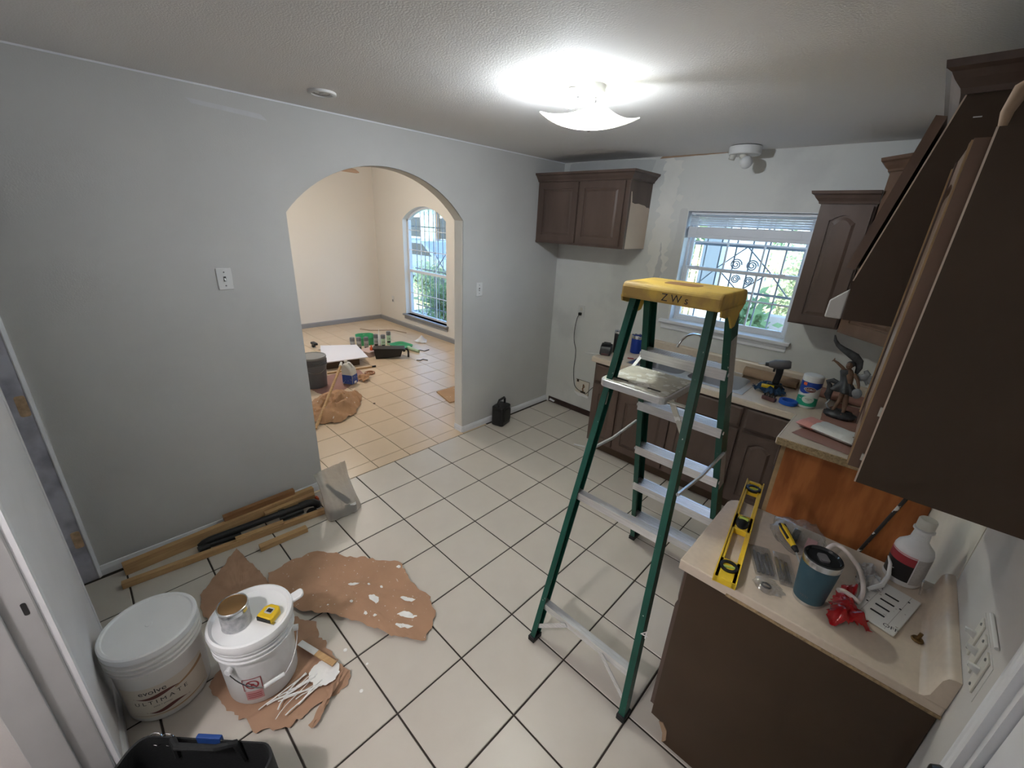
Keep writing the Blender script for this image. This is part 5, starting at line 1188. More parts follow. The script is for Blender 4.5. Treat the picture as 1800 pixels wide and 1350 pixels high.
# ------------------------------------------------------------------ things on the sink worktop
zt = .8755
CH = thing('battery_charger', 'black battery charger standing at the free end of the worktop', 'charger', (.945, 1.862, zt), -1.2)
part(MB().prism([(-.055, 0.001), (.055, .001), (.055, .030), (.030, .075), (-.02, .092), (-.045, .085), (-.055, .05)], -.045, .045, 'y'), 'housing', 'black_plastic', CH, local=True, bevel=.006)
part(MB().box(-.035, .02, -.030, .030, .085, .098), 'battery_dock', 'black_rubber', CH, local=True, bevel=.004); part(MB().box(.050, .0565, -.03, .03, .006, .02), 'front_strip', 'drill_red', CH, local=True, smooth=False)
c = (.975, 1.985)
TN = thing('tall_can', 'tall black can topped with crumpled foil behind the charger', 'can', (*c, zt))
part(MB().lathe([(0, .001), (.032, .001), (.034, .004), (.034, .180), (.031, .187), (0, .187)], 28, T(*c, zt)), 'body', 'black_plastic', TN)
part(sheet([(c[0] + .034 * math.cos(a), c[1] + .034 * math.sin(a)) for a in [2 * PI * i / 30 for i in range(30)]], zt + .186, .02, 30, .003, rings=6, n=40, seed=3), 'foil_top', 'foil', TN)
part(MB().lathe([(.035, .172), (.036, .174), (.036, .188), (.034, .190)], 28, T(*c, zt)), 'foil_rim', 'foil', TN)
c = (1.085, 2.125)
BC = thing('blue_can', 'dark blue can with torn foil rim and white drips next to the sink', 'can', (*c, zt))
part(MB().lathe([(0, .001), (.048, .001), (.050, .005), (.050, .142), (.047, .146), (.044, .144), (.044, .02)], 32, T(*c, zt)), 'body', 'blue_can', BC)
n = 36; vs = []; fs = []
for j in range(3):
    for i in range(n):
        a = 2 * PI * i / n; h = (.128, .146, .157)[j] + (.010 * fbm(math.cos(a) * 4, math.sin(a) * 4, 1) if j != 1 else 0); r = .051 + .003 * fbm(math.cos(a) * 5, math.sin(a) * 5, j)
        vs.append((c[0] + r * math.cos(a), c[1] + r * math.sin(a), zt + h))
for j in range(2):
    for i in range(n): fs.append((j * n + i, j * n + (i + 1) % n, (j + 1) * n + (i + 1) % n, (j + 1) * n + i))
part(MB().add(vs, fs), 'torn_foil', 'foil', BC, 'ragged silver foil rim')
single(MB().tube([(.815, 1.738, zt + .0045), (.93, 1.80, zt + .0045)], .004, 8), 'white_stick', 'plastic_white', 'white stick jutting past the free end of the worktop', 'stick')
KN = thing('metal_knob', 'small round metal knob between the charger and the sink', 'knob', (1.118, 1.83, zt))
part(MB().lathe([(0, .001), (.013, .001), (.015, .008), (.006, .014), (.006, .02)], 16, T(1.118, 1.83, zt)), 'base', 'drill_grey', KN); part(MB().sphere((1.116, 1.838, zt + .027), .011), 'ball', 'chrome', KN)
single(MB().beam((1.13, 1.905, zt + .004), (1.175, 1.93, zt + .004), [(-.006, -.003), (.006, -.003), (.006, .003), (-.006, .003)]), 'utility_blade', 'label_red', 'small red-handled blade beside the sink rim', 'blade', smooth=False)
# impact driver on blue gloves
GL = single(sheet([(2.085, 1.96), (2.12, 1.925), (2.19, 1.93), (2.25, 1.95), (2.275, 2.0), (2.255, 2.06), (2.20, 2.085), (2.13, 2.08), (2.09, 2.03)], zt + .004, .040, 12, .012, seed=6, lift=lambda x, y, s: .022 * (1 - s ** 3)), 'work_gloves', 'glove_blue', 'crumpled dark blue work gloves under the impact driver', 'gloves')
DR = thing('impact_driver', 'grey and black cordless impact driver standing on blue gloves', 'drill', (2.19, 2.03, zt + .03), .2)
part(MB().prism(rrect(-.045, .045, -.035, .035, .01), .0, .035), 'battery', 'black_plastic', DR, local=True, bevel=.004)
part(MB().box(-.044, .0, -.037, -.034, .004, .028), 'battery_label', 'tape_yellow', DR, local=True, smooth=False); part(MB().box(-.075, -.03, -.05, -.01, .004, .022), 'yellow_clip', 'tape_yellow', DR, local=True, bevel=.003)
part(MB().prism([(-.018, .033), (.024, .033), (.030, .12), (.028, .155), (-.022, .155), (-.012, .11)], -.017, .017, 'y'), 'grip', 'black_plastic', DR, local=True, bevel=.008)
part(MB().tube([(-.065, 0, .160), (-.05, 0, .162), (-.03, 0, .168), (.01, 0, .172), (.05, 0, .180), (.062, 0, .182)], [.018, .024, .030, .032, .030, .022], 16), 'motor_housing', 'drill_grey', DR, local=True)
part(MB().cyl((-.085, 0, .157), (-.062, 0, .160), .012, .014, 14), 'chuck', 'black_plastic', DR, local=True); part(MB().cyl((-.125, 0, .150), (-.083, 0, .157), .004, n=8), 'driver_bit', 'steel', DR, local=True)
part(MB().box(-.032, -.018, -.008, .008, .115, .145), 'trigger', 'black_rubber', DR, local=True, bevel=.003)
BH = thing('bit_holder', 'dark red rack of driver bits in front of the gloves', 'bit holder', (2.215, 1.835, zt), -.25)
part(MB().box(-.042, .042, -.016, .016, .001, .026), 'rack', 'drill_red', BH, local=True, smooth=False, bevel=.004)
for i in range(5): part(MB().cyl((-.032 + .016 * i, 0, .026), (-.032 + .016 * i, 0, .042), .005, n=8), 'bit', 'black_plastic', BH, local=True)
single(MB().lathe([(.036, .001), (.050, .001), (.052, .003), (.052, .024), (.050, .026), (.036, .026), (.036, .001)], 36, T(2.318, 1.868, zt)), 'tape_roll', 'blue_tape', 'blue masking tape roll lying by the wipes canister', 'tape')
c = (2.405, 1.925); rC = .055
WP = thing('wipes_canister', 'white, blue and green disinfecting wipes canister at the worktop corner', 'canister', (*c, zt))
cb = part(MB().lathe([(0, .001), (rC - .002, .001), (rC, .005), (rC, .012), (rC, .175), (rC - .001, .178)], 40, T(*c, zt)), 'body', 'plastic_white', WP)
part(MB().lathe([(rC + .001, .176), (rC + .002, .180), (rC + .001, .206), (rC - .004, .211), (rC - .012, .212), (0, .212)], 40, T(*c, zt)), 'cap', 'plastic_white', WP)
Aw = math.atan2(-1.2058 - c[1], 2.7255 - c[0])
ocw = lambda z0, off=.0006, da=0.0: on_cyl(c, lambda z: rC, Aw + da, zt + z0, off)
fullw = 2 * PI * rC * .98
part(band(fullw, .06, 48, 2, lambda s: (-.030, .026 + .010 * math.cos((s - .46) * 9))).map(ocw(.046)), 'green_band', 'wipe_green', cb, 'green lower band')
part(band(fullw, .06, 48, 2, lambda s: (-.012 + .034 * math.cos((s - .40) * 9) * -.75, .040)).map(ocw(.132, .0007)), 'blue_band', 'wipe_blue', cb, 'blue upper band')
el = lambda a, b, n=30: MB().add([(max(k / 6, .01) * a * math.cos(2 * PI * i / n), max(k / 6, .01) * b * math.sin(2 * PI * i / n), 0) for k in range(7) for i in range(n)], [(k * n + i, k * n + (i + 1) % n, (k + 1) * n + (i + 1) % n, (k + 1) * n + i) for k in range(6) for i in range(n)])
part(el(.033, .017).map(ocw(.125, .0012, .05)), 'brand_oval', 'plastic_white', cb); part(el(.0315, .0155).map(ocw(.125, .0016, .05)), 'brand_oval', 'label_maroon', cb); 
part(text('CLOROX', .0185, fn=ocw(.125, .0022, .05)), 'lettering', 'plastic_white', cb, smooth=False)
part(el(.034, .024).map(ocw(.060, .0012, .10)), 'pale_oval', 'wipe_pale', cb); part(text('disinfecting\nwipes', .008, fn=ocw(.062, .0018, .10)), 'lettering', 'text_dark', cb, smooth=False)
part(band(.022, .018, 4, 1).map(ocw(.158, .0013, -.62)), 'orange_flag', 'wipe_orange', cb)
part(text('fresh', .009, fn=ocw(.060, .0018, -.75)), 'lettering', 'plastic_white', cb, smooth=False)
# kraft rolls at the backsplash
single(MB().lathe([(.018, 0), (.036, 0), (.036, .36), (.018, .36), (.018, 0)], 28, T(1.935, 2.262, zt + .0365, -.06, 0, PI / 2)), 'paper_roll', 'tube_tan', 'tan kraft paper roll lying along the backsplash behind the driver', 'paper roll')
single(MB().lathe([(.016, 0), (.034, 0), (.034, .52), (.016, .52), (.016, 0)], 28, T(2.335, 2.215, zt + .0345, -.05, 0, PI / 2)), 'paper_roll', 'rosin_paper', 'red-brown paper roll behind the wipes canister and the angel', 'paper roll')
single(sheet([(2.52, 1.72), (2.50, 1.95), (2.56, 2.16), (2.88, 2.15), (2.95, 1.75), (2.75, 1.62)], zt + .0005, .004, 4, .002, seed=12), 'red_paper', 'rosin_paper', 'flat red-brown paper sheet under the angel figurine', 'paper')
single(sheet([(2.438, 1.398), (2.47, 1.52), (2.52, 1.66), (2.78, 1.62), (2.83, 1.40), (2.70, 1.33), (2.58, 1.36), (2.50, 1.375)], zt + .0005, .004, 4, .001, seed=15), 'red_paper', 'rosin_paper', 'flat red-brown paper sheet under the pink-ended package on the corner', 'paper')
# pink and white package
PK = thing('wrapped_package', 'white plastic-wrapped package with pink end on the worktop corner', 'package', (2.58, 1.56, zt))
M2 = T(2.452, 1.585, zt + .005, -.33)
def pillow(l, wd, h, n=16, m=10, seed=0):
    mb = MB(); vs = []; fs = []
    for s in (1, -1):
        for i in range(n + 1):
            for j in range(m + 1):
                a = i / n; b_ = j / m; e = (min(1, 6 * a, 6 * (1 - a)) * min(1, 5 * b_, 5 * (1 - b_))) ** .5
                z = h / 2 + s * h / 2 * e + .003 * fbm(a * 6, b_ * 6, seed) * e
                vs.append((a * l, (b_ - .5) * wd, max(z, 0)))
    k = (n + 1) * (m + 1)
    for i in range(n):
        for j in range(m):
            p = i * (m + 1) + j; fs.append((p, p + m + 1, p + m + 2, p + 1)); fs.append((k + p, k + p + 1, k + p + m + 2, k + p + m + 1))
    return mb.add(vs, fs)
part(pillow(.10, .155, .040, seed=1).tf(M2), 'pink_end', 'pink_wrap', PK, 'pink film end'); part(pillow(.25, .150, .044, seed=2).tf(M2 @ T(.055, 0, 0)), 'white_wrap', 'white_wrap', PK)
# crinkled round bag
mb = MB().sphere((0, 0, 0), 1, 30, 18)
mb.map(lambda p: V((2.775 + .072 * p.x * (1 + .25 * fbm(p.x * 3, p.y * 3, p.z * 3)), 1.395 + .072 * p.y * (1 + .25 * fbm(p.x * 3 + 7, p.y * 3, p.z * 3)), zt + .062 + .058 * p.z * (1 + .2 * fbm(p.x * 3, p.y * 3 + 9, p.z * 3)))))
single(mb, 'crinkled_bag', 'bag_crinkle', 'balled-up brown and clear crinkled bag beside the wrapped package', 'bag')
# angel figurine
AX, AY = 2.590, 1.862
AN = thing('angel_figurine', 'dark bronze-toned winged angel figurine with raised arm', 'figurine', (AX, AY, zt))
def blob(pts, rs, n=12): return MB().tube(pts, rs, n)
rk = MB().sphere((0, 0, 0), 1, 20, 10).map(lambda p: V((AX + .080 * p.x * (1 + .3 * fbm(p.x * 2, p.y * 2, p.z * 2)), AY + .055 * p.y * (1 + .3 * fbm(p.x * 2 + 3, p.y * 2, 1)), zt + .001 + max(0, .022 + .030 * p.z * (1 + .4 * fbm(p.x * 3, p.y * 3, 2))))))
part(rk, 'rock_base', 'statue_bronze', AN)
X = lambda dx, dz, dy=0: (AX + dx, AY + dy, zt + dz)
leg1 = [X(-.036, .045, -.012), X(-.032, .07, -.006), X(-.022, .11), X(-.020, .15), X(-.012, .195)]
leg2 = [X(.014, .042, -.022), X(.014, .065, -.012), X(.008, .105, -.010), X(.002, .15), X(.0, .195)]
bd = blob(leg1, [.008, .009, .012, .012, .016]); l2 = blob(leg2, [.008, .010, .014, .013, .016]); bd.add(l2.v, l2.f)
f1 = blob([X(-.031, .045, 0), X(-.050, .038, -.02)], [.010, .005]); bd.add(f1.v, f1.f); f2 = blob([X(.014, .042, -.015), X(.008, .036, -.045)], [.010, .005]); bd.add(f2.v, f2.f)
to = blob([X(-.006, .19), X(-.012, .235), X(-.020, .275), X(-.026, .298), X(-.030, .308)], [.021, .021, .025, .018, .010]); bd.add(to.v, to.f)
hdm = MB().sphere(X(-.032, .328, -.008), .019, 16, 12, (.9, .95, 1.1)); bd.add(hdm.v, hdm.f)
nose = MB().sphere(X(-.042, .324, -.024), .004, 8, 6); bd.add(nose.v, nose.f)
ar = blob([X(-.040, .288), X(-.062, .312, -.01), X(-.090, .335, -.02), X(-.108, .345, -.024)], [.010, .009, .007, .005]); bd.add(ar.v, ar.f)
for k in range(5):
    fgr = blob([X(-.106, .344, -.024), X(-.119 + .0025 * k, .340 + .005 * k, -.028 + .002 * k)], [.0025, .0016], 6); bd.add(fgr.v, fgr.f)
ar = blob([X(.000, .285), X(.026, .258, -.012), X(.040, .228, -.022), X(.044, .212, -.024)], [.010, .009, .007, .006]); bd.add(ar.v, ar.f)
part(bd, 'figure', 'statue_skin', AN, 'tan painted body')
vs = []; fs = []; n = 40; L = [(.302, .020, 0), (.285, .027, .1), (.255, .026, .15), (.228, .027, .2), (.205, .038, .4), (.185, .050, .6), (.168, .056, .7), (.160, .050, .7)]
for z, r, w_ in L:
    for i in range(n):
        a = 2 * PI * i / n; k = r * (1 + w_ * .28 * math.cos(6 * a + z * 20) + w_ * .25 * fbm(math.cos(a) * 2, math.sin(a) * 2, z * 6)); lean = -.030 * (z - .19) / .11 if z > .19 else 0
        vs.append((AX - .008 + lean + k * math.cos(a) * (1.25 if math.cos(a) < 0 else .9), AY + k * math.sin(a) * .85, zt + z + .02 * w_ * max(0, -math.cos(a)) + .008 * w_ * math.sin(3 * a)))
for j in range(len(L) - 1):
    for i in range(n): fs.append((j * n + i, j * n + (i + 1) % n, (j + 1) * n + (i + 1) % n, (j + 1) * n + i))
part(MB().add(vs, fs), 'tunic', 'statue_bronze', AN, 'dark draped tunic')
sq = lambda mb, y0, k: mb.map(lambda p: V((p.x, y0 + (p.y - y0) * k, p.z)))
part(sq(blob([X(-.045, .205, .01), X(-.085, .215, .015), X(-.110, .205, .02), X(-.095, .185, .025), X(-.085, .15, .03), X(-.088, .12, .03), X(-.075, .085, .02)], [.012, .016, .010, .013, .018, .020, .006]), AY + .02, .6), 'cape', 'statue_bronze', AN, 'wind-blown cape')
part(blob([X(-.068, .10, .0), X(-.078, .075, -.01), X(-.066, .055, -.02), X(-.050, .05, -.02)], [.005, .006, .006, .003], 8), 'tail', 'statue_silver', AN)
part(MB().sphere(X(-.028, .336, .004), .021, 14, 10, (1.0, .95, .9)), 'hair', 'statue_bronze', AN)
part(sq(blob([X(.008, .285, .02), X(.012, .320, .02), X(.002, .355, .02), X(-.025, .380, .02), X(-.060, .398, .02), X(-.090, .412, .02), X(-.118, .430, .02), X(-.138, .455, .02), X(-.148, .485, .02)], [.009, .016, .022, .024, .020, .016, .012, .009, .004]), AY + .02, .45), 'wing', 'statue_bronze', AN, 'raised dark wing')
wgm = blob([X(.002, .275, .02), X(.030, .262, .024), X(.050, .272, .026), X(.058, .295, .026), X(.045, .312, .026)], [.014, .020, .022, .016, .010])
for k, (ex, ez) in enumerate(((.098, .288), (.108, .276), (.106, .262), (.098, .248), (.086, .236), (.070, .228))):
    fe = blob([X(.045, .268, .028), X((.045 + ex) / 2 + .01, (.268 + ez) / 2, .028), X(ex, ez, .03)], [.010, .011, .004], 8); wgm.add(fe.v, fe.f)
part(sq(wgm, AY + .026, .5), 'wing', 'statue_silver', AN, 'spread grey wing')
part(MB().sphere(X(.044, .182, -.03), .028, 16, 10, (.9, .35, 1.1)), 'shield', 'statue_silver', AN, 'small grey shield')
# ------------------------------------------------------------------ things on the side worktop
LV = thing('spirit_level', 'yellow torpedo level lying across the side worktop edge', 'level', (2.50, .32, zt), math.atan2(-(2.455 - 2.548), .65))
hl = .335
pr = [(-.031, 0), (.031, 0), (.031, .028), (-.031, .028)]
mb = MB(); Z0, Z1 = .001, .024
def lvl(y0, y1, x0=-.031, x1=.031): mb.box(x0, x1, y0, y1, Z0, Z1)
lvl(-hl, -hl + .10); lvl(hl - .085, hl - .04); lvl(hl - .012, hl); lvl(-.05, .05)
for s in (-1, 1): mb.box(s * .031 - (0 if s < 0 else .012), s * .031 + (.012 if s < 0 else 0), -hl, hl, Z0, Z1)
part(mb, 'frame', 'level_yellow', LV, local=True, smooth=False, bevel=.0015)
for s in (-1, 1): part(MB().box(s * .031 - .002, s * .031 + .002, -hl, hl, Z0, .030), 'edge_rail', 'level_yellow', LV, local=True, smooth=False)
for y in (-hl + .062, hl - .065):
    v_ = part(MB().lathe([(.018, 0), (.027, 0), (.027, .010), (.018, .010), (.018, 0)], 28, T(0, y, .020)), 'vial_ring', 'black_plastic', LV, local=True)
    part(MB().cyl((-.016, y - .006, .024), (.016, y + .006, .024), .005, n=10), 'vial', 'vial', v_, local=True)
cv = part(MB().sphere((0, 0, .02), 1, 20, 12, (.024, .046, .016)), 'centre_housing', 'black_plastic', LV, local=True)
part(MB().cyl((-.015, .012, .034), (.015, .012, .034), .007, n=12), 'vial', 'vial', cv, local=True)
# clear bag with screwdriver, blister packs
def lump(c, s, seed, n=26, m=12, flat=0.0):
    mb = MB().sphere((0, 0, 0), 1, n, m)
    return mb.map(lambda p: V((c[0] + s[0] * p.x * (1 + .35 * fbm(p.x * 2 + seed, p.y * 2, p.z * 2)), c[1] + s[1] * p.y * (1 + .35 * fbm(p.x * 2, p.y * 2 + seed, p.z * 2)), max(zt + .0012, c[2] + s[2] * p.z * (1 + .4 * fbm(p.x * 3, p.y * 3, p.z * 3 + seed))))))
CB = thing('clear_bag', 'crumpled clear plastic bag of small hardware beside the blue tumbler', 'bag', (2.66, .38, zt))
part(lump((2.665, .385, zt + .03), (.082, .095, .034), 1), 'bag_film', 'clear_film', CB); part(MB().box(2.645, 2.665, .37, .44, zt + .004, zt + .02), 'dark_part', 'text_dark', CB, smooth=False); part(MB().box(2.69, 2.72, .36, .42, zt + .004, zt + .018), 'pink_part', 'label_pink', CB, smooth=False)
SDv = thing('screwdriver', 'screwdriver with yellow and black handle on the clear bag', 'screwdriver', (2.66, .30, zt + .04))
p0, p1 = V((2.610, .335, zt + .074)), V((2.668, .262, zt + .060))
part(MB().tube([p0, lerp(p0, p1, .2), lerp(p0, p1, .6), p1], [.008, .0125, .0115, .008], 10), 'handle', 'tape_yellow', SDv)
dr = (p1 - p0).normalized()
for k in range(3):
    a = 2 * PI * k / 3 + .6; sd = dr.cross(V((0, 0, 1))).normalized(); up_ = sd.cross(dr); of = (sd * math.cos(a) + up_ * math.sin(a)) * .0095
    part(MB().tube([lerp(p0, p1, .02) + of, lerp(p0, p1, .7) + of], .0045, 6), 'grip_strip', 'black_rubber', SDv)
part(MB().cyl(p1, p1 + dr * .018, .010, .007, 10), 'collar', 'black_rubber', SDv); part(MB().cyl(p1, p1 + dr * .09 - V((0, 0, .03)), .0032, n=8), 'shank', 'steel', SDv)
for k, (cx_, cy_, rz, w_, l_) in enumerate(((2.606, .185, .42, .066, .15), (2.668, .20, .36, .05, .16))):
    HP = thing('hardware_pack', ('flat clear pack of dark drill bits beside the level', 'flat clear pack of metal strips against the blue tumbler')[k], 'pack', (cx_, cy_, zt), rz)
    part(pillow(l_, w_, .014, 14, 10, k).tf(T(0, -l_ / 2, 0, PI / 2)), 'pack_film', 'clear_film', HP, local=True)
    for i in range(4 if k == 0 else 3):
        part(MB().box(-.024 + .013 * i, -.016 + .013 * i, -l_ * .38, l_ * (.30 - .04 * (i % 3)), .003, .009), 'bit', 'drill_grey' if k == 0 else 'steel', HP, local=True, smooth=False)
SB = thing('screw_bag', 'little clear bag with a black ring fitting by the worktop edge', 'bag', (2.648, .075, zt)); part(lump((2.648, .078, zt + .008), (.040, .030, .014), 5), 'bag_film', 'clear_film', SB)
part(MB().tube([(2.643 + .013 * math.cos(a), .078 + .010 * math.sin(a), zt + .008) for a in [2 * PI * i / 14 for i in range(14)]], .003, 6, closed=True), 'ring_fitting', 'black_plastic', SB)
# blue tumbler
c = (2.745, .123)
TU = thing('blue_tumbler', 'slate blue insulated tumbler with smoky lid on the side worktop', 'tumbler', (*c, zt))
part(MB().lathe([(0, .0005), (.0365, .0005), (.038, .002), (.0385, .014)], 40, T(*c, zt)), 'steel_foot', 'steel', TU)
part(MB().lathe([(.0385, .013), (.0395, .016), (.0485, .138), (.0488, .142)], 40, T(*c, zt)), 'body', 'tumbler_blue', TU, 'slate blue coated wall')
part(MB().lathe([(.0488, .141), (.0492, .157), (.0485, .160), (.0462, .160), (.0452, .150)], 40, T(*c, zt)), 'steel_rim', 'steel', TU)
part(MB().lathe([(.0475, .159), (.0465, .164), (.043, .164), (.040, .157), (0, .156)], 40, T(*c, zt)), 'lid', 'lid_smoke', TU, 'smoky black lid')
part(MB().prism(rrect(-.012, .012, -.018, .016, .006), .156, .162, 'z', T(*c, zt, .5)), 'lid_slider', 'drill_grey', TU)
part(text('YETI', .012, fn=on_cyl(c, lambda z: .0395 + (z - zt - .016) * .0738, math.atan2(-1.2058 - c[1], 2.7255 - c[0]) - .25, zt + .035, .0005)), 'lettering', 'drill_grey', TU, smooth=False)
# hose loop
hp_ = [(2.750, .27, zt + .015), (2.745, .35, zt + .05), (2.765, .40, zt + .055), (2.80, .385, zt + .05), (2.845, .33, zt + .04), (2.865, .255, zt + .02), (2.855, .205, zt + .010), (2.852, .190, zt + .030), (2.815, .180, zt + .048), (2.800, .160, zt + .052)]
P3 = []
for i in range(len(hp_) - 1):
    for s in range(4): P3.append(lerp(hp_[i], hp_[i + 1], s / 4))
for _ in range(3): P3 = [P3[0]] + [(P3[i - 1] + P3[i] * 2 + P3[i + 1]) / 4 for i in range(1, len(P3) - 1)] + [P3[-1]]
single(MB().tube(P3, .0065, 10), 'plastic_hose', 'hose', 'looped translucent white plastic hose behind the tumbler', 'hose')
# red bag
mb = sheet([(2.795, .072), (2.800, .17), (2.812, .25), (2.846, .25), (2.852, .19), (2.88, .15), (2.900, .118), (2.865, .102), (2.815, .062)], zt + .0012, .035, 9, .006, seed=21, centre=(2.835, .14), lift=lambda x, y, s: .030 * max(0, 1 - s ** 2))
single(mb, 'red_bag', 'red_plastic', 'crumpled shiny red plastic bag beside the tumbler', 'bag')
# switch cover plate
SP = thing('switch_cover', 'large white four-gang switch cover plate lying on the side worktop', 'cover plate', (2.917, .266, zt), 0)
Ms = T(2.917, .266, zt, -.25)
part(MB().prism(rrect(-.055, .055, -.108, .108, .004), .001, .007, 'z', Ms), 'plate', 'plate_white', SP, smooth=False, bevel=.002)
for i in range(4): part(MB().box(-.017, .017, -.060 + .036 * i, -.053 + .036 * i, .0068, .0075, Ms), 'toggle_slot', 'slot_dark', SP, smooth=False)
for x, y in ((.030, .02), (-.034, -.03), (.034, .075), (-.03, .065), (-.032, .05)): part(MB().lathe([(.003, .0068), (.003, .0075), (0, .0075)], 10, Ms @ T(x, y, 0)), 'screw_hole', 'slot_dark', SP)
for x in (-.030, .032): part(MB().box(x - .0008, x + .0008, -.104, .104, .0068, .0073, Ms), 'moulded_line', 'label_grey', SP, smooth=False)
part(text('OFF', .020, Ms @ T(.040, -.085, .0074, PI / 2 * 0 + .2)), 'handwriting', 'marker_black', SP, smooth=False)
# bronze screw cap, torn piece, pencil rod
SC = thing('bronze_fitting', 'small bronze threaded fitting standing near the backsplash', 'fitting', (3.000, .195, zt))
part(MB().lathe([(0, .0005), (.013, .0005), (.014, .003), (.012, .006), (.004, .007)], 20, T(2.992, .188, zt)), 'disc', 'bronze', SC); part(MB().cyl((2.992, .188, zt + .006), (2.995, .192, zt + .024), .0045, n=10), 'stem', 'bronze', SC)
TS = thing('torn_sheath', 'torn white plastic scrap with a curved strip behind the hose', 'scrap', (2.87, .37, zt))
part(sheet([(2.84, .30), (2.83, .42), (2.86, .44), (2.89, .38), (2.905, .31), (2.875, .28)], zt + .001, .03, 14, .005, seed=31), 'scrap', 'label_grey', TS); part(MB().tube([(2.87, .29, zt + .012), (2.90, .335, zt + .02), (2.91, .38, zt + .035), (2.905, .41, zt + .06), (2.895, .425, zt + .075)], [.006, .007, .006, .005, .002], 8), 'curved_strip', 'plastic_white', TS)
single(MB().cyl((2.786, 1.24, .004), (3.018, 1.265, 1.08), .008, n=12), 'painted_rod', 'rod_black', 'black rod with white paint smears leaning against the plywood panel', 'rod')
SPi = thing('steel_pin', 'short steel pin standing by the cleaner bottle and backsplash', 'pin', (2.992, .43, zt)); part(MB().cyl((2.992, .405, zt + .001), (2.988, .410, zt + .045), .003, n=8), 'shaft', 'chrome', SPi); part(MB().cyl((2.988, .410, zt + .045), (2.986, .413, zt + .053), .005, .001, 8), 'tip', 'steel', SPi)
# cleaner bottle
c = (2.945, .452)
CB2 = thing('cleaner_bottle', 'white cleaner bottle with black and red label at the back of the side worktop', 'bottle', (*c, zt))
bo = part(MB().lathe([(0, .0005), (.044, .0005), (.0475, .006), (.0475, .118), (.044, .130), (.030, .146), (.022, .158), (.0195, .185), (.0195, .190), (.026, .192), (.026, .197), (.0195, .199), (.019, .203)], 40, T(*c, zt)), 'bottle_body', 'bottle_white', CB2)
for k in range(6): part(MB().lathe([(.0215 - .0004 * k, .160 + k * .004), (.0225 - .0004 * k, .162 + k * .004), (.0213 - .0004 * k, .164 + k * .004)], 32, T(*c, zt)), 'neck_rib', 'bottle_white', bo)
part(MB().lathe([(.020, .199), (.0225, .201), (.0225, .228), (.020, .232), (0, .232)], 32, T(*c, zt)), 'cap', 'plastic_ivory', CB2)
Ab = math.atan2(-1.2058 - c[1], 2.7255 - c[0]) - .15
ocb = lambda z0, off=.0006, da=0.0: on_cyl(c, lambda z: .0475, Ab + da, zt + z0, off)
part(band(.085, .088, 16, 2).map(ocb(.064, .0006, -.35)), 'front_label', 'label_black', bo, 'black label'); part(band(.085, .028, 16, 2).map(ocb(.094, .0010, -.35)), 'red_band', 'label_red', bo, 'dark red band')
part(band(.085, .005, 16, 1).map(ocb(.112, .0012, -.35)), 'pink_line', 'label_pink', bo); part(band(.060, .095, 12, 2).map(ocb(.063, .0006, 1.22)), 'back_label', 'label_grey', bo, 'grey instruction label')
part(text('~', .03, fn=ocb(.050, .0012, -.5)), 'label_mark', 'plastic_white', bo, smooth=False)

single(MB().tube([(2.752, .10, 2.086), (2.750, .10, 2.13), (2.757, .105, 2.165), (2.79, .11, 2.190), (2.85, .12, 2.195), (2.91, .13, 2.17), (2.94, .135, 2.12), (2.95, .135, 2.086)], [.004, .010, .014, .015, .015, .014, .010, .004], 10), 'bent_strip', 'tube_tan', 'bent tan strip lying on top of the near dark wall cabinet', 'scrap')

# ------------------------------------------------------------------ living room things
c = (-2.05, .535)
GB = thing('paint_bucket', 'dark grey plastic bucket with pale lid in the living room', 'bucket', (*c, 0.002))
gb, tpg = bucket(GB, c, .132, .36, 'bucket_grey', .148)
part(MB().lathe([(.150, .345), (.153, .352), (.150, .366), (.140, .366), (.134, .358), (0, .358)], 40, T(*c, 0)), 'lid', 'bucket_lidgrey', GB)
ap_ = [(c[0] + .155 * math.cos(a), c[1] + .155 * math.sin(a), .28 - .09 * math.sin(PI * (a + 1.3) / 2.3)) for a in [-1.3 + 2.3 * i / 20 for i in range(21)]]
part(MB().tube(ap_, .002, 6), 'wire_handle', 'steel', GB)
# jug
JG = thing('white_jug', 'off-white plastic jug with blue label lying on brown paper in the living room', 'jug', (-1.85, .865, .003), .55)
part(MB().prism([(-.07, .002), (.07, .002), (.07, .15), (.055, .20), (-.01, .265), (-.045, .26), (-.07, .19)], -.055, .055, 'y'), 'body', 'jug_white', JG, local=True, bevel=.018)
part(MB().box(.0695, .0715, -.050, .050, .015, .125), 'label', 'jug_blue', JG, 'blue label', local=True, smooth=False); part(MB().box(-.06, .066, -.0570, -.0548, .015, .125), 'label', 'jug_blue', JG, 'blue label', local=True, smooth=False)
part(MB().cyl((-.03, 0, .262), (-.035, 0, .285), .020, n=16), 'cap', 'jug_white', JG, local=True); part(MB().box(.0715, .0722, -.022, .022, .02, .045), 'barcode', 'paper_white', JG, local=True, smooth=False)
part(MB().tube([(.05, 0, .205), (.04, 0, .235), (.005, 0, .262)], .009, 8), 'handle', 'jug_white', JG, local=True)
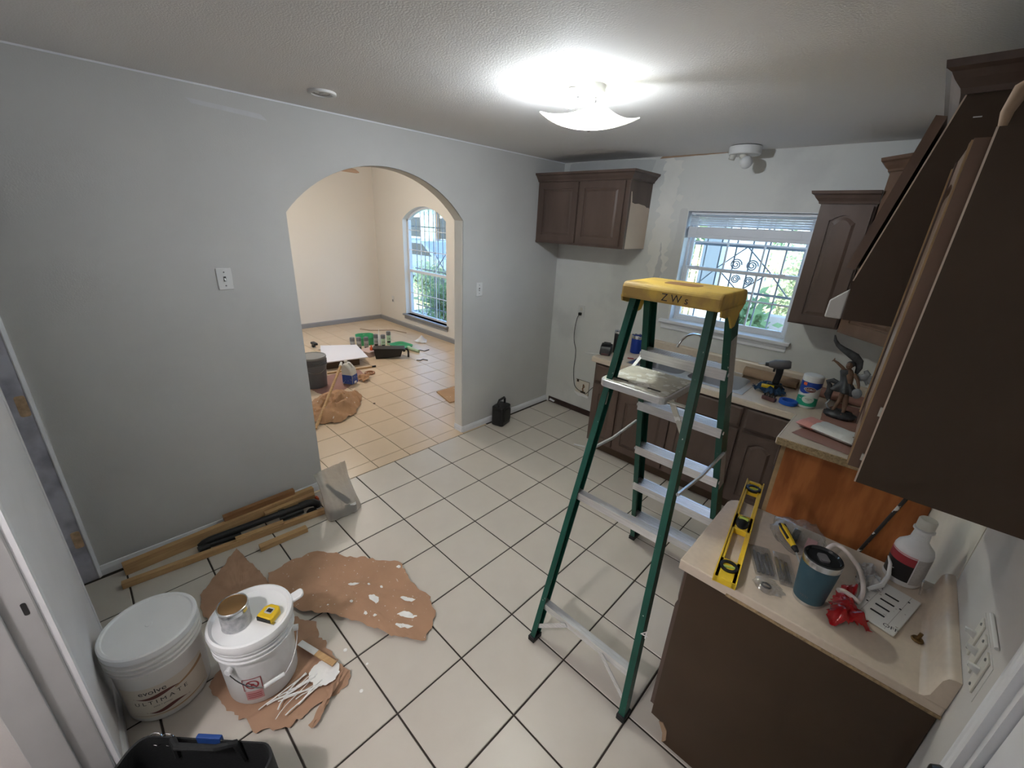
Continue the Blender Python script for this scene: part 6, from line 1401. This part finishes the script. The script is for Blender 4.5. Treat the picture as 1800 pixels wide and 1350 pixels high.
# white board resting on scrap
WBd = thing('white_board', 'white board lying on boxes on the living room floor', 'board', (-2.75, 1.2, .06))
pl4 = [(-2.46, .80), (-2.345, 1.37), (-2.97, 1.52), (-3.22, 1.10)]
part(MB().prism(pl4, .105, .117), 'panel', 'board_white', WBd, smooth=False)
single(MB().prism([(-2.50, .86), (-2.42, 1.28), (-2.92, 1.42), (-3.1, 1.10)], .002, .103), 'low_box', 'cab_dark', 'low dark box under the white board', 'box', smooth=False)
single(MB().tube([(-2.33, .80, .012), (-2.22, 1.36, .012)], .010, 8), 'roller_pole', 'pine', 'pale pole with dark tip along the front of the white board', 'pole')
single(MB().cyl((-2.222, 1.35, .013), (-2.213, 1.40, .013), .012, n=10), 'pole_tip', 'black_plastic', 'dark tip piece at the end of the pale pole', 'pole')
# papers
single(sheet([(-2.30, .62), (-2.05, .42), (-1.60, .50), (-1.72, .74), (-1.95, 1.14), (-2.25, 1.18)], .0008, .0015, 5, .006, seed=40), 'kraft_sheet', 'rosin_paper', 'flat brownish paper under the grey bucket and jug', 'paper')
single(sheet([(-1.90, .98), (-1.98, 1.10), (-1.92, 1.16), (-1.80, 1.08), (-1.76, 1.0)], .009, .05, 9, .006, seed=41), 'kraft_scrap', 'kraft_warm', 'small crumpled kraft scrap between the jug and the tape ring', 'paper')
RDG = [(.9, .43, -.86), (.35, .94, .02), (.75, -.66, -1.18), (-.5, .87, 1.02), (.98, .17, -1.05), (.2, .98, .30), (.6, .8, -.28)]
def heap(x, y, s):
    e = 1 - s ** 4
    d = ((x + 1.20) * .80 + (y - .47) * .60)
    rd = sum(max(0, 1 - abs(a * x + b * y - c_ + .03 * math.sin(9 * (x - y))) / .045) for a, b, c_ in RDG)
    return e * (.024 * rd + .07 * math.exp(-((d - .02) / .10) ** 2) + .05 * abs(fbm(x * 7, y * 7, 2)) + .16 * max(0, .28 - abs(fbm(x * 3.1 + y * 2, y * 3.5 - x, 7))))
single(sheet([(-1.72, .66), (-1.50, .79), (-1.38, .77), (-1.20, .66), (-1.02, .50), (-.94, .31), (-1.02, .16), (-1.2, .10), (-1.45, .18), (-1.6, .32), (-1.72, .5)], .003, .03, 5, .01, rings=22, n=130, seed=44, lift=heap), 'kraft_heap', 'kraft_warm', 'crumpled heap of orange-brown kraft paper just inside the arch', 'paper')
PO = thing('paint_pole', 'tan wooden pole resting on the kraft heap inside the arch', 'pole', (-1.3, .4, .1))
part(MB().cyl((-.95, .085, .014), (-1.60, .66, .33), .014, n=12), 'shaft', 'pine', PO); part(MB().cyl((-1.60, .66, .33), (-1.66, .70, .35), .018, .012, 12), 'tip', 'jug_white', PO)
single(MB().lathe([(.042, .001), (.062, .001), (.064, .004), (.064, .018), (.062, .020), (.042, .020), (.042, .001)], 30, T(-2.03, 1.215, .002)), 'tape_ring', 'tape_tan', 'brown tape ring lying on the living room tiles', 'tape')
single(MB().lathe([(.012, .001), (.014, .004), (.006, .008), (0, .008)], 10, T(-1.15, .79, .0)), 'dark_crumb', 'cab_dark', 'small dark crumb on the living room tile before the kraft heap', 'debris')
single(MB().prism([(-.985, 1.49), (-.645, 1.415), (-.60, 1.70), (-.98, 1.79)], .002, .012), 'cardboard_sheet', 'card_tan', 'tan cardboard sheet flat on the tiles inside the right of the arch', 'cardboard', smooth=False)
# black paint tray
PT = thing('paint_tray', 'black deep paint tray tipped on its side in the living room', 'paint tray', (-2.42, 1.72, 0), .95)
o4 = [(-.19, .0), (.19, .0), (.205, .155), (-.205, .155)]
mb = MB(); th = .012
for (a, b_) in ((-.20, .20),): mb.prism([(-.175, .006), (.165, .04), (.20, .15), (-.20, .15)], -.016, 0, 'y'); 
mb.prism([(-.20, .138), (.20, .138), (.20, .15), (-.20, .15)], -.02, .14, 'y'); mb.prism([(-.175, .004), (.165, .036), (.165, .048), (-.175, .016)], -.016, .13, 'y')
mb.prism([(-.20, .15), (-.175, .004), (-.163, .004), (-.188, .15)], -.016, .13, 'y'); mb.prism([(.20, .15), (.165, .036), (.153, .036), (.188, .15)], -.016, .13, 'y'); mb.prism([(-.215, .142), (.215, .142), (.215, .152), (-.215, .152)], -.026, .145, 'y')
part(mb, 'tray', 'black_plastic', PT, local=True, smooth=False)
part(MB().tube([(.20, .05, .13), (.255, .05, .125), (.27, .05, .09), (.268, .05, .012)], .014, 8), 'hook_leg', 'black_plastic', PT, local=True); part(MB().cyl((.21, .01, .12), (.21, .10, .12), .022, n=12), 'knob', 'black_plastic', PT, local=True)
# pink-grey carton behind it
single(MB().prism([(-2.84, 1.47), (-2.62, 1.53), (-2.70, 1.78), (-2.90, 1.72)], .002, .075), 'flat_carton', 'box_pink', 'low pinkish carton behind the black paint tray', 'carton', smooth=False, bevel=.004)
single(MB().lathe([(.001, 0), (.022, 0), (.022, .03), (.008, .05), (.008, .075), (0, .075)], 14, T(-2.72, 1.62, .076)), 'orange_bottle', 'wipe_orange', 'tiny orange-capped bottle on the pinkish carton', 'bottle')
# spray cans
def spray(x, y, nm, lab, body='spray_body', grp=None):
    S = thing('spray_can', lab, 'spray can', (x, y, 0), 0, grp)
    b_ = part(MB().lathe([(0, .001), (.032, .001), (.033, .004), (.033, .150), (.028, .158), (.028, .160)], 24, T(x, y, 0)), 'body', body, S)
    part(MB().lathe([(.0335, .156), (.0335, .205), (.030, .210), (0, .210)], 24, T(x, y, 0)), 'cap', 'spray_grey', S)
    a = math.atan2(-1.2058 - y, 2.7255 - x)
    part(text('2X', .045, fn=on_cyl((x, y), lambda z: .033, a, .10, .0008)), 'lettering', 'text_dark', S, smooth=False)
    part(band(.05, .03, 6, 1).map(on_cyl((x, y), lambda z: .033, a, .05, .0008)), 'dark_band', 'text_dark', S)
    return S
for i, (x, y) in enumerate(((-3.05, 1.50), (-3.01, 1.58), (-2.96, 1.67))): spray(x, y, i, ('spray can at the white-board end of the row of three', 'middle spray can in the row of three', 'spray can at the green-tray end of the row of three')[i], grp='row of three spray cans')
spray(-3.02, 1.86, 4, 'grey-capped spray can standing in front of the green tray'); spray(-2.93, 1.93, 5, 'spray can standing between the green trays', 'green_pale'); spray(-3.06, 2.10, 6, 'spray can standing behind the flat green tray', 'green_pale')
# green trays
def dish(name, lab, c, rx, ry, h, m, rz):
    D = thing(name, lab, 'tray', (*c, 0), rz); o = rrect(-rx, rx, -ry, ry, min(rx, ry) * .6, 6); k = len(o); mb = MB(); vs = []; fs = []
    for z, s in ((.002, .85), (h, 1.0), (h, .95), (.01, .80)): vs += [(a * s, b_ * s, z) for a, b_ in o]
    for j in range(3):
        for i in range(k): fs.append((j * k + i, j * k + (i + 1) % k, (j + 1) * k + (i + 1) % k, (j + 1) * k + i))
    fs += [tuple(range(k))[::-1], tuple(range(3 * k, 4 * k))]
    part(mb.add(vs, fs), 'bowl', m, D, local=True); part(MB().tube([(rx * .9, 0, h * .6), (rx + .12, 0, h * .5), (rx + .22, 0, h * .45)], [.03, .022, .024], 10), 'handle', 'green_pale', D, local=True)
    return D
dish('green_tray', 'round green plastic tray with pale handle near the window', (-2.80, 2.16), .17, .13, .05, 'green_tray', .15)
dish('green_tray', 'deeper green tray behind the row of spray cans', (-3.32, 1.84), .16, .14, .13, 'green_tray', 2.8)
single(MB().lathe([(.0, 0), (.02, .002), (.02, .14), (.006, .16), (.003, .25), (0, .25)], 12, T(-3.12, 1.97, .001)), 'caulk_tube', 'paper_white', 'white caulk tube with thin nozzle standing behind the green trays', 'tube')
# white papers
single(sheet([(-2.98, 2.50), (-2.92, 2.72), (-2.76, 2.60), (-2.86, 2.50)], .003, .02, 6, .003, seed=50, lift=lambda x, y, s: .09 * max(0, 1 - abs(x + 2.88) / .1) * (1 - s)), 'white_paper', 'paper_white', 'folded white paper scrap below the arched window', 'paper')
single(sheet([(-3.38, 1.12), (-3.40, 1.30), (-3.15, 1.40), (-3.10, 1.28)], .002, .05, 7, .01, seed=51), 'white_rag', 'paper_white', 'crumpled white rag behind the white board', 'rag')
for k, (pts, lab) in enumerate((([(-2.55, 2.22), (-2.50, 2.30), (-2.42, 2.32), (-2.44, 2.42)], 'short dark cord end on the tiles near the window wall'), ([(-2.12, 1.98), (-2.08, 2.02), (-2.10, 2.07), (-2.02, 2.10)], 'curl of dark wire on the tiles right of the paint tray'), ([(-4.2, 2.2), (-4.0, 2.3), (-3.8, 2.62), (-3.5, 2.7)], 'thin pale cord across the tiles before the far corner'))):
    single(MB().tube([(a, b_, .006) for a, b_ in pts], .006, 6), 'loose_cord', 'pipe_black' if k < 2 else 'tube_tan', lab, 'cord')
single(MB().tube([(-2.75, .86, .03), (-2.65, .9, .06), (-2.6, 1.0, .05)], .02, 8).add(*(lambda m: (m.v, m.f))(MB().box(-3.75, -3.55, .98, 1.10, .002, .07))), 'dark_tool', 'car_dark', 'small dark tool on the floor near the far wall', 'tool') if False else None
DT = thing('dark_tool', 'small dark grey tool lying near the far living room wall', 'tool', (-3.55, 1.16, 0))
part(MB().box(-3.64, -3.50, 1.12, 1.18, .04, .075), 'handle', 'car_dark', DT, smooth=False, bevel=.01); part(MB().box(-3.62, -3.58, 1.13, 1.17, .002, .04), 'foot', 'car_dark', DT, smooth=False)
OL = thing('wall_outlet', 'white outlet plate low on the living room wall left of the arched window', 'outlet', (-4.30, LY, .40))
part(MB().box(-4.335, -4.265, LY - .006, LY, .395, .51), 'cover_plate', 'plastic_white', OL, smooth=False, bevel=.002); part(MB().box(-4.315, -4.285, LY - .010, LY - .006, .405, .445), 'plug', 'spray_grey', OL, smooth=False)
# ceiling fan
fc = (-2.75, 1.00)
FN = thing('ceiling_fan', 'ceiling fan with tan blades and light in the living room', 'fan', (*fc, 2.29))
part(MB().cyl((*fc, LZ), (*fc, 2.52), .012, n=10), 'downrod', 'plastic_white', FN); part(MB().lathe([(.0, 2.375), (.10, 2.385), (.12, 2.43), (.10, 2.50), (0, 2.53)], 24, T(*fc, 0)), 'motor', 'plastic_white', FN)
for k in range(5):
    a = PI / 2 + 2 * PI * k / 5; Mk = T(*fc, 2.40, a)
    part(MB().prism([(.16, -.05), (.58, -.075), (.63, -.05), (.63, .05), (.58, .075), (.16, .05)], -.004, .004, 'z', Mk @ Matrix.Rotation(.4, 4, 'X')), 'blade', 'fan_blade', FN, smooth=False); part(MB().box(.08, .18, -.012, .012, -.006, .006, Mk), 'blade_arm', 'plastic_white', FN, smooth=False)
part(MB().lathe([(.0, 2.29), (.04, 2.292), (.065, 2.31), (.07, 2.34), (.06, 2.37)], 20, T(*fc, 0)), 'light_globe', 'fan_bulb', FN, 'glowing warm globe')

single(MB().tube([(.835, 1.700, .009), (.93, 1.738, .009)], .008, 8), 'white_tube', 'plastic_white', 'short white plastic tube on the floor at the cabinet foot', 'tube')
# ------------------------------------------------------------------ outside
struct(MB().box(-26, 16, YB2 + .12, 30, -.30, -.18), 'ground', 'outside_soil', smooth=False)
struct(MB().box(-6, 4.5, LY + .18, 4.3, -.18, -.12), 'ground_patio', 'concrete', smooth=False)
struct(MB().box(-6.4, 5.0, YB2, 3.6, 2.95, 3.05), 'roof_eave', 'outside_wall', smooth=False)
PCo = single(MB().box(.785, .99, 4.0, 4.2, -.12, 2.95), 'porch_column', 'outside_wall', 'white square porch column outside the sink window', 'column', smooth=False, bevel=.01)
SHD = thing('garden_shed', 'small white shed in the yard behind the porch column', 'shed', (.2, 7.2, -.18))
part(MB().box(-.13, .50, 6.5, 8.0, -.18, 2.5), 'wall', 'outside_wall', SHD, smooth=False); part(MB().box(-.22, .58, 6.4, 8.1, 2.5, 2.6), 'roof', 'roof_grey', SHD, smooth=False)
single(MB().box(1.00, 1.95, 5.05, 5.20, -.18, .92), 'garden_wall', 'garden_pink', 'low pale pinkish garden wall outside the sink window', 'wall', smooth=False, bevel=.01)
FE = thing('picket_fence', 'tan wooden fence of upright boards behind the yard', 'fence', (0, 9, -.18))
random.seed(3)
for i in range(64):
    x = -5.6 + i * .145; h = 1.62 + random.uniform(-.02, .02)
    part(MB().box(x, x + .115, 9.0, 9.02, -.18, h), 'board', 'outside_fence', FE, smooth=False)
for z in (.2, 1.2): part(MB().box(-5.6, 3.7, 9.02, 9.06, z, z + .09), 'fence_rail', 'outside_fence', FE, smooth=False)
def shrub(name, lab, c, r, n, m, grp=None, ls=.05, cat='shrub', trunk=None, seed=1, upright=False):
    S = thing(name, lab, cat, (c[0], c[1], -.18), 0, grp); rnd = random.Random(seed); mb = MB()
    for i in range(n):
        u, v, w_ = rnd.gauss(0, .45), rnd.gauss(0, .45), rnd.gauss(0, .45)
        p = V((c[0] + r[0] * u, c[1] + r[1] * v, c[2] + r[2] * w_)); 
        if p.z < -.1: continue
        d = V((rnd.uniform(-1, 1), rnd.uniform(-1, 1), rnd.uniform(-.3, 1))).normalized(); s = d.cross(V((rnd.uniform(-1, 1), rnd.uniform(-1, 1), .3))).normalized()
        L = ls * rnd.uniform(.7, 1.5); W = L * .26
        mb.add([p, p + d * L * .5 + s * W, p + d * L, p + d * L * .5 - s * W], [(0, 1, 2, 3)])
    part(mb, 'foliage', m, S, kind='stuff', smooth=False)
    part(MB().tube([(c[0], c[1], -.18), (c[0] + .03, c[1], (c[2] - .18) / 2), (c[0], c[1] + .02, c[2])], [trunk or .03, (trunk or .03) * .8, .01], 8), 'stem', 'bark', S)
    return S
shrub('shrub', 'loose pale green bush at the fence right of the porch column', (1.28, 7.3, .9), (.38, .4, .95), 2600, 'leaf_pale', ls=.07, seed=2)
shrub('shrub', 'tall pale green tree by the right end of the fence', (3.6, 7.4, 1.5), (.8, .6, 1.3), 2600, 'leaf_pale', ls=.09, cat='tree', seed=3, trunk=.08)
shrub('shrub', 'low green plant with long leaves outside the sink window', (1.30, 4.55, .75), (.20, .2, .42), 500, 'leaf', ls=.13, seed=4)
shrub('shrub', 'green bush beyond the fence at its middle', (-1.2, 10.5, 1.7), (1.8, 1.0, 1.4), 2000, 'leaf', ls=.14, seed=8)
shrub('shrub', 'dark green bush below the arched living room window', (-4.15, 4.0, .25), (.40, .30, .50), 2200, 'leaf', ls=.07, seed=5)
shrub('shrub', 'leafy tree hanging over the far street outside the living room', (-12.3, 9.9, 3.4), (1.6, .35, 1.0), 3000, 'leaf_pale', ls=.15, cat='tree', seed=6, trunk=.14)
shrub('shrub', 'rounded hedge beside the parked car', (-6.5, 5.4, .3), (.5, .4, .45), 1500, 'leaf_pale', ls=.10, seed=7)
HS = thing('far_house', 'mint green house across the street', 'house', (-13, 13, -.18))
part(MB().box(-19, -10, 12, 16, -.18, 2.6), 'wall', 'house_mint', HS, smooth=False); part(MB().prism([(11.5, 2.6), (16.5, 2.6), (14, 4.3)], -19.5, -9.5, 'x'), 'roof', 'roof_grey', HS, smooth=False)
for x in (-17.5, -15, -12.5): 
    wn = part(MB().box(x, x + 1.1, 11.97, 12.0, .9, 2.0), 'window', 'outside_wall', HS, smooth=False); part(MB().box(x + .08, x + 1.02, 11.96, 11.97, .98, 1.92), 'pane', 'car_dark', wn, smooth=False)
HN = thing('neighbour_house', 'white neighbouring house wall beyond the fence', 'house', (-2, 12, -.18))
part(MB().box(-7, .2, 12.5, 16, -.18, 2.7), 'wall', 'outside_wall', HN, smooth=False); part(MB().prism([(12.2, 2.7), (16.3, 2.7), (14.2, 4.2)], -7.3, .5, 'x'), 'roof', 'roof_grey', HN, smooth=False)
for x in (-4.0, -1.6): 
    wn = part(MB().box(x, x + .9, 12.47, 12.5, .9, 2.0), 'window', 'vinyl_white', HN, smooth=False); part(MB().box(x + .07, x + .83, 12.46, 12.47, .97, 1.93), 'pane', 'car_dark', wn, smooth=False)
CR = thing('parked_car', 'grey-blue car parked outside the living room window', 'car', (-9.6, 7.7, -.18), .1)
part(MB().prism([(-2.1, .25), (2.1, .25), (2.15, .65), (1.9, .82), (1.05, .92), (.45, 1.38), (-.9, 1.40), (-1.5, .98), (-2.1, .88)], -.8, .8, 'y'), 'body', 'car_blue', CR, local=True, bevel=.06, smooth=False)
for s in (-.81, .80): part(MB().prism([(-1.25, .95), (.85, .95), (.40, 1.30), (-.85, 1.32)], s, s + .012, 'y'), 'side_window', 'car_dark', CR, local=True, smooth=False)
for x in (-1.3, 1.3):
    for s in (-.82, .62): part(MB().lathe([(0, 0), (.30, 0), (.32, .03), (.32, .17), (.30, .2), (0, .2)], 20, T(x, s, .32, 0, -PI / 2)), 'wheel', 'car_dark', CR, local=True)
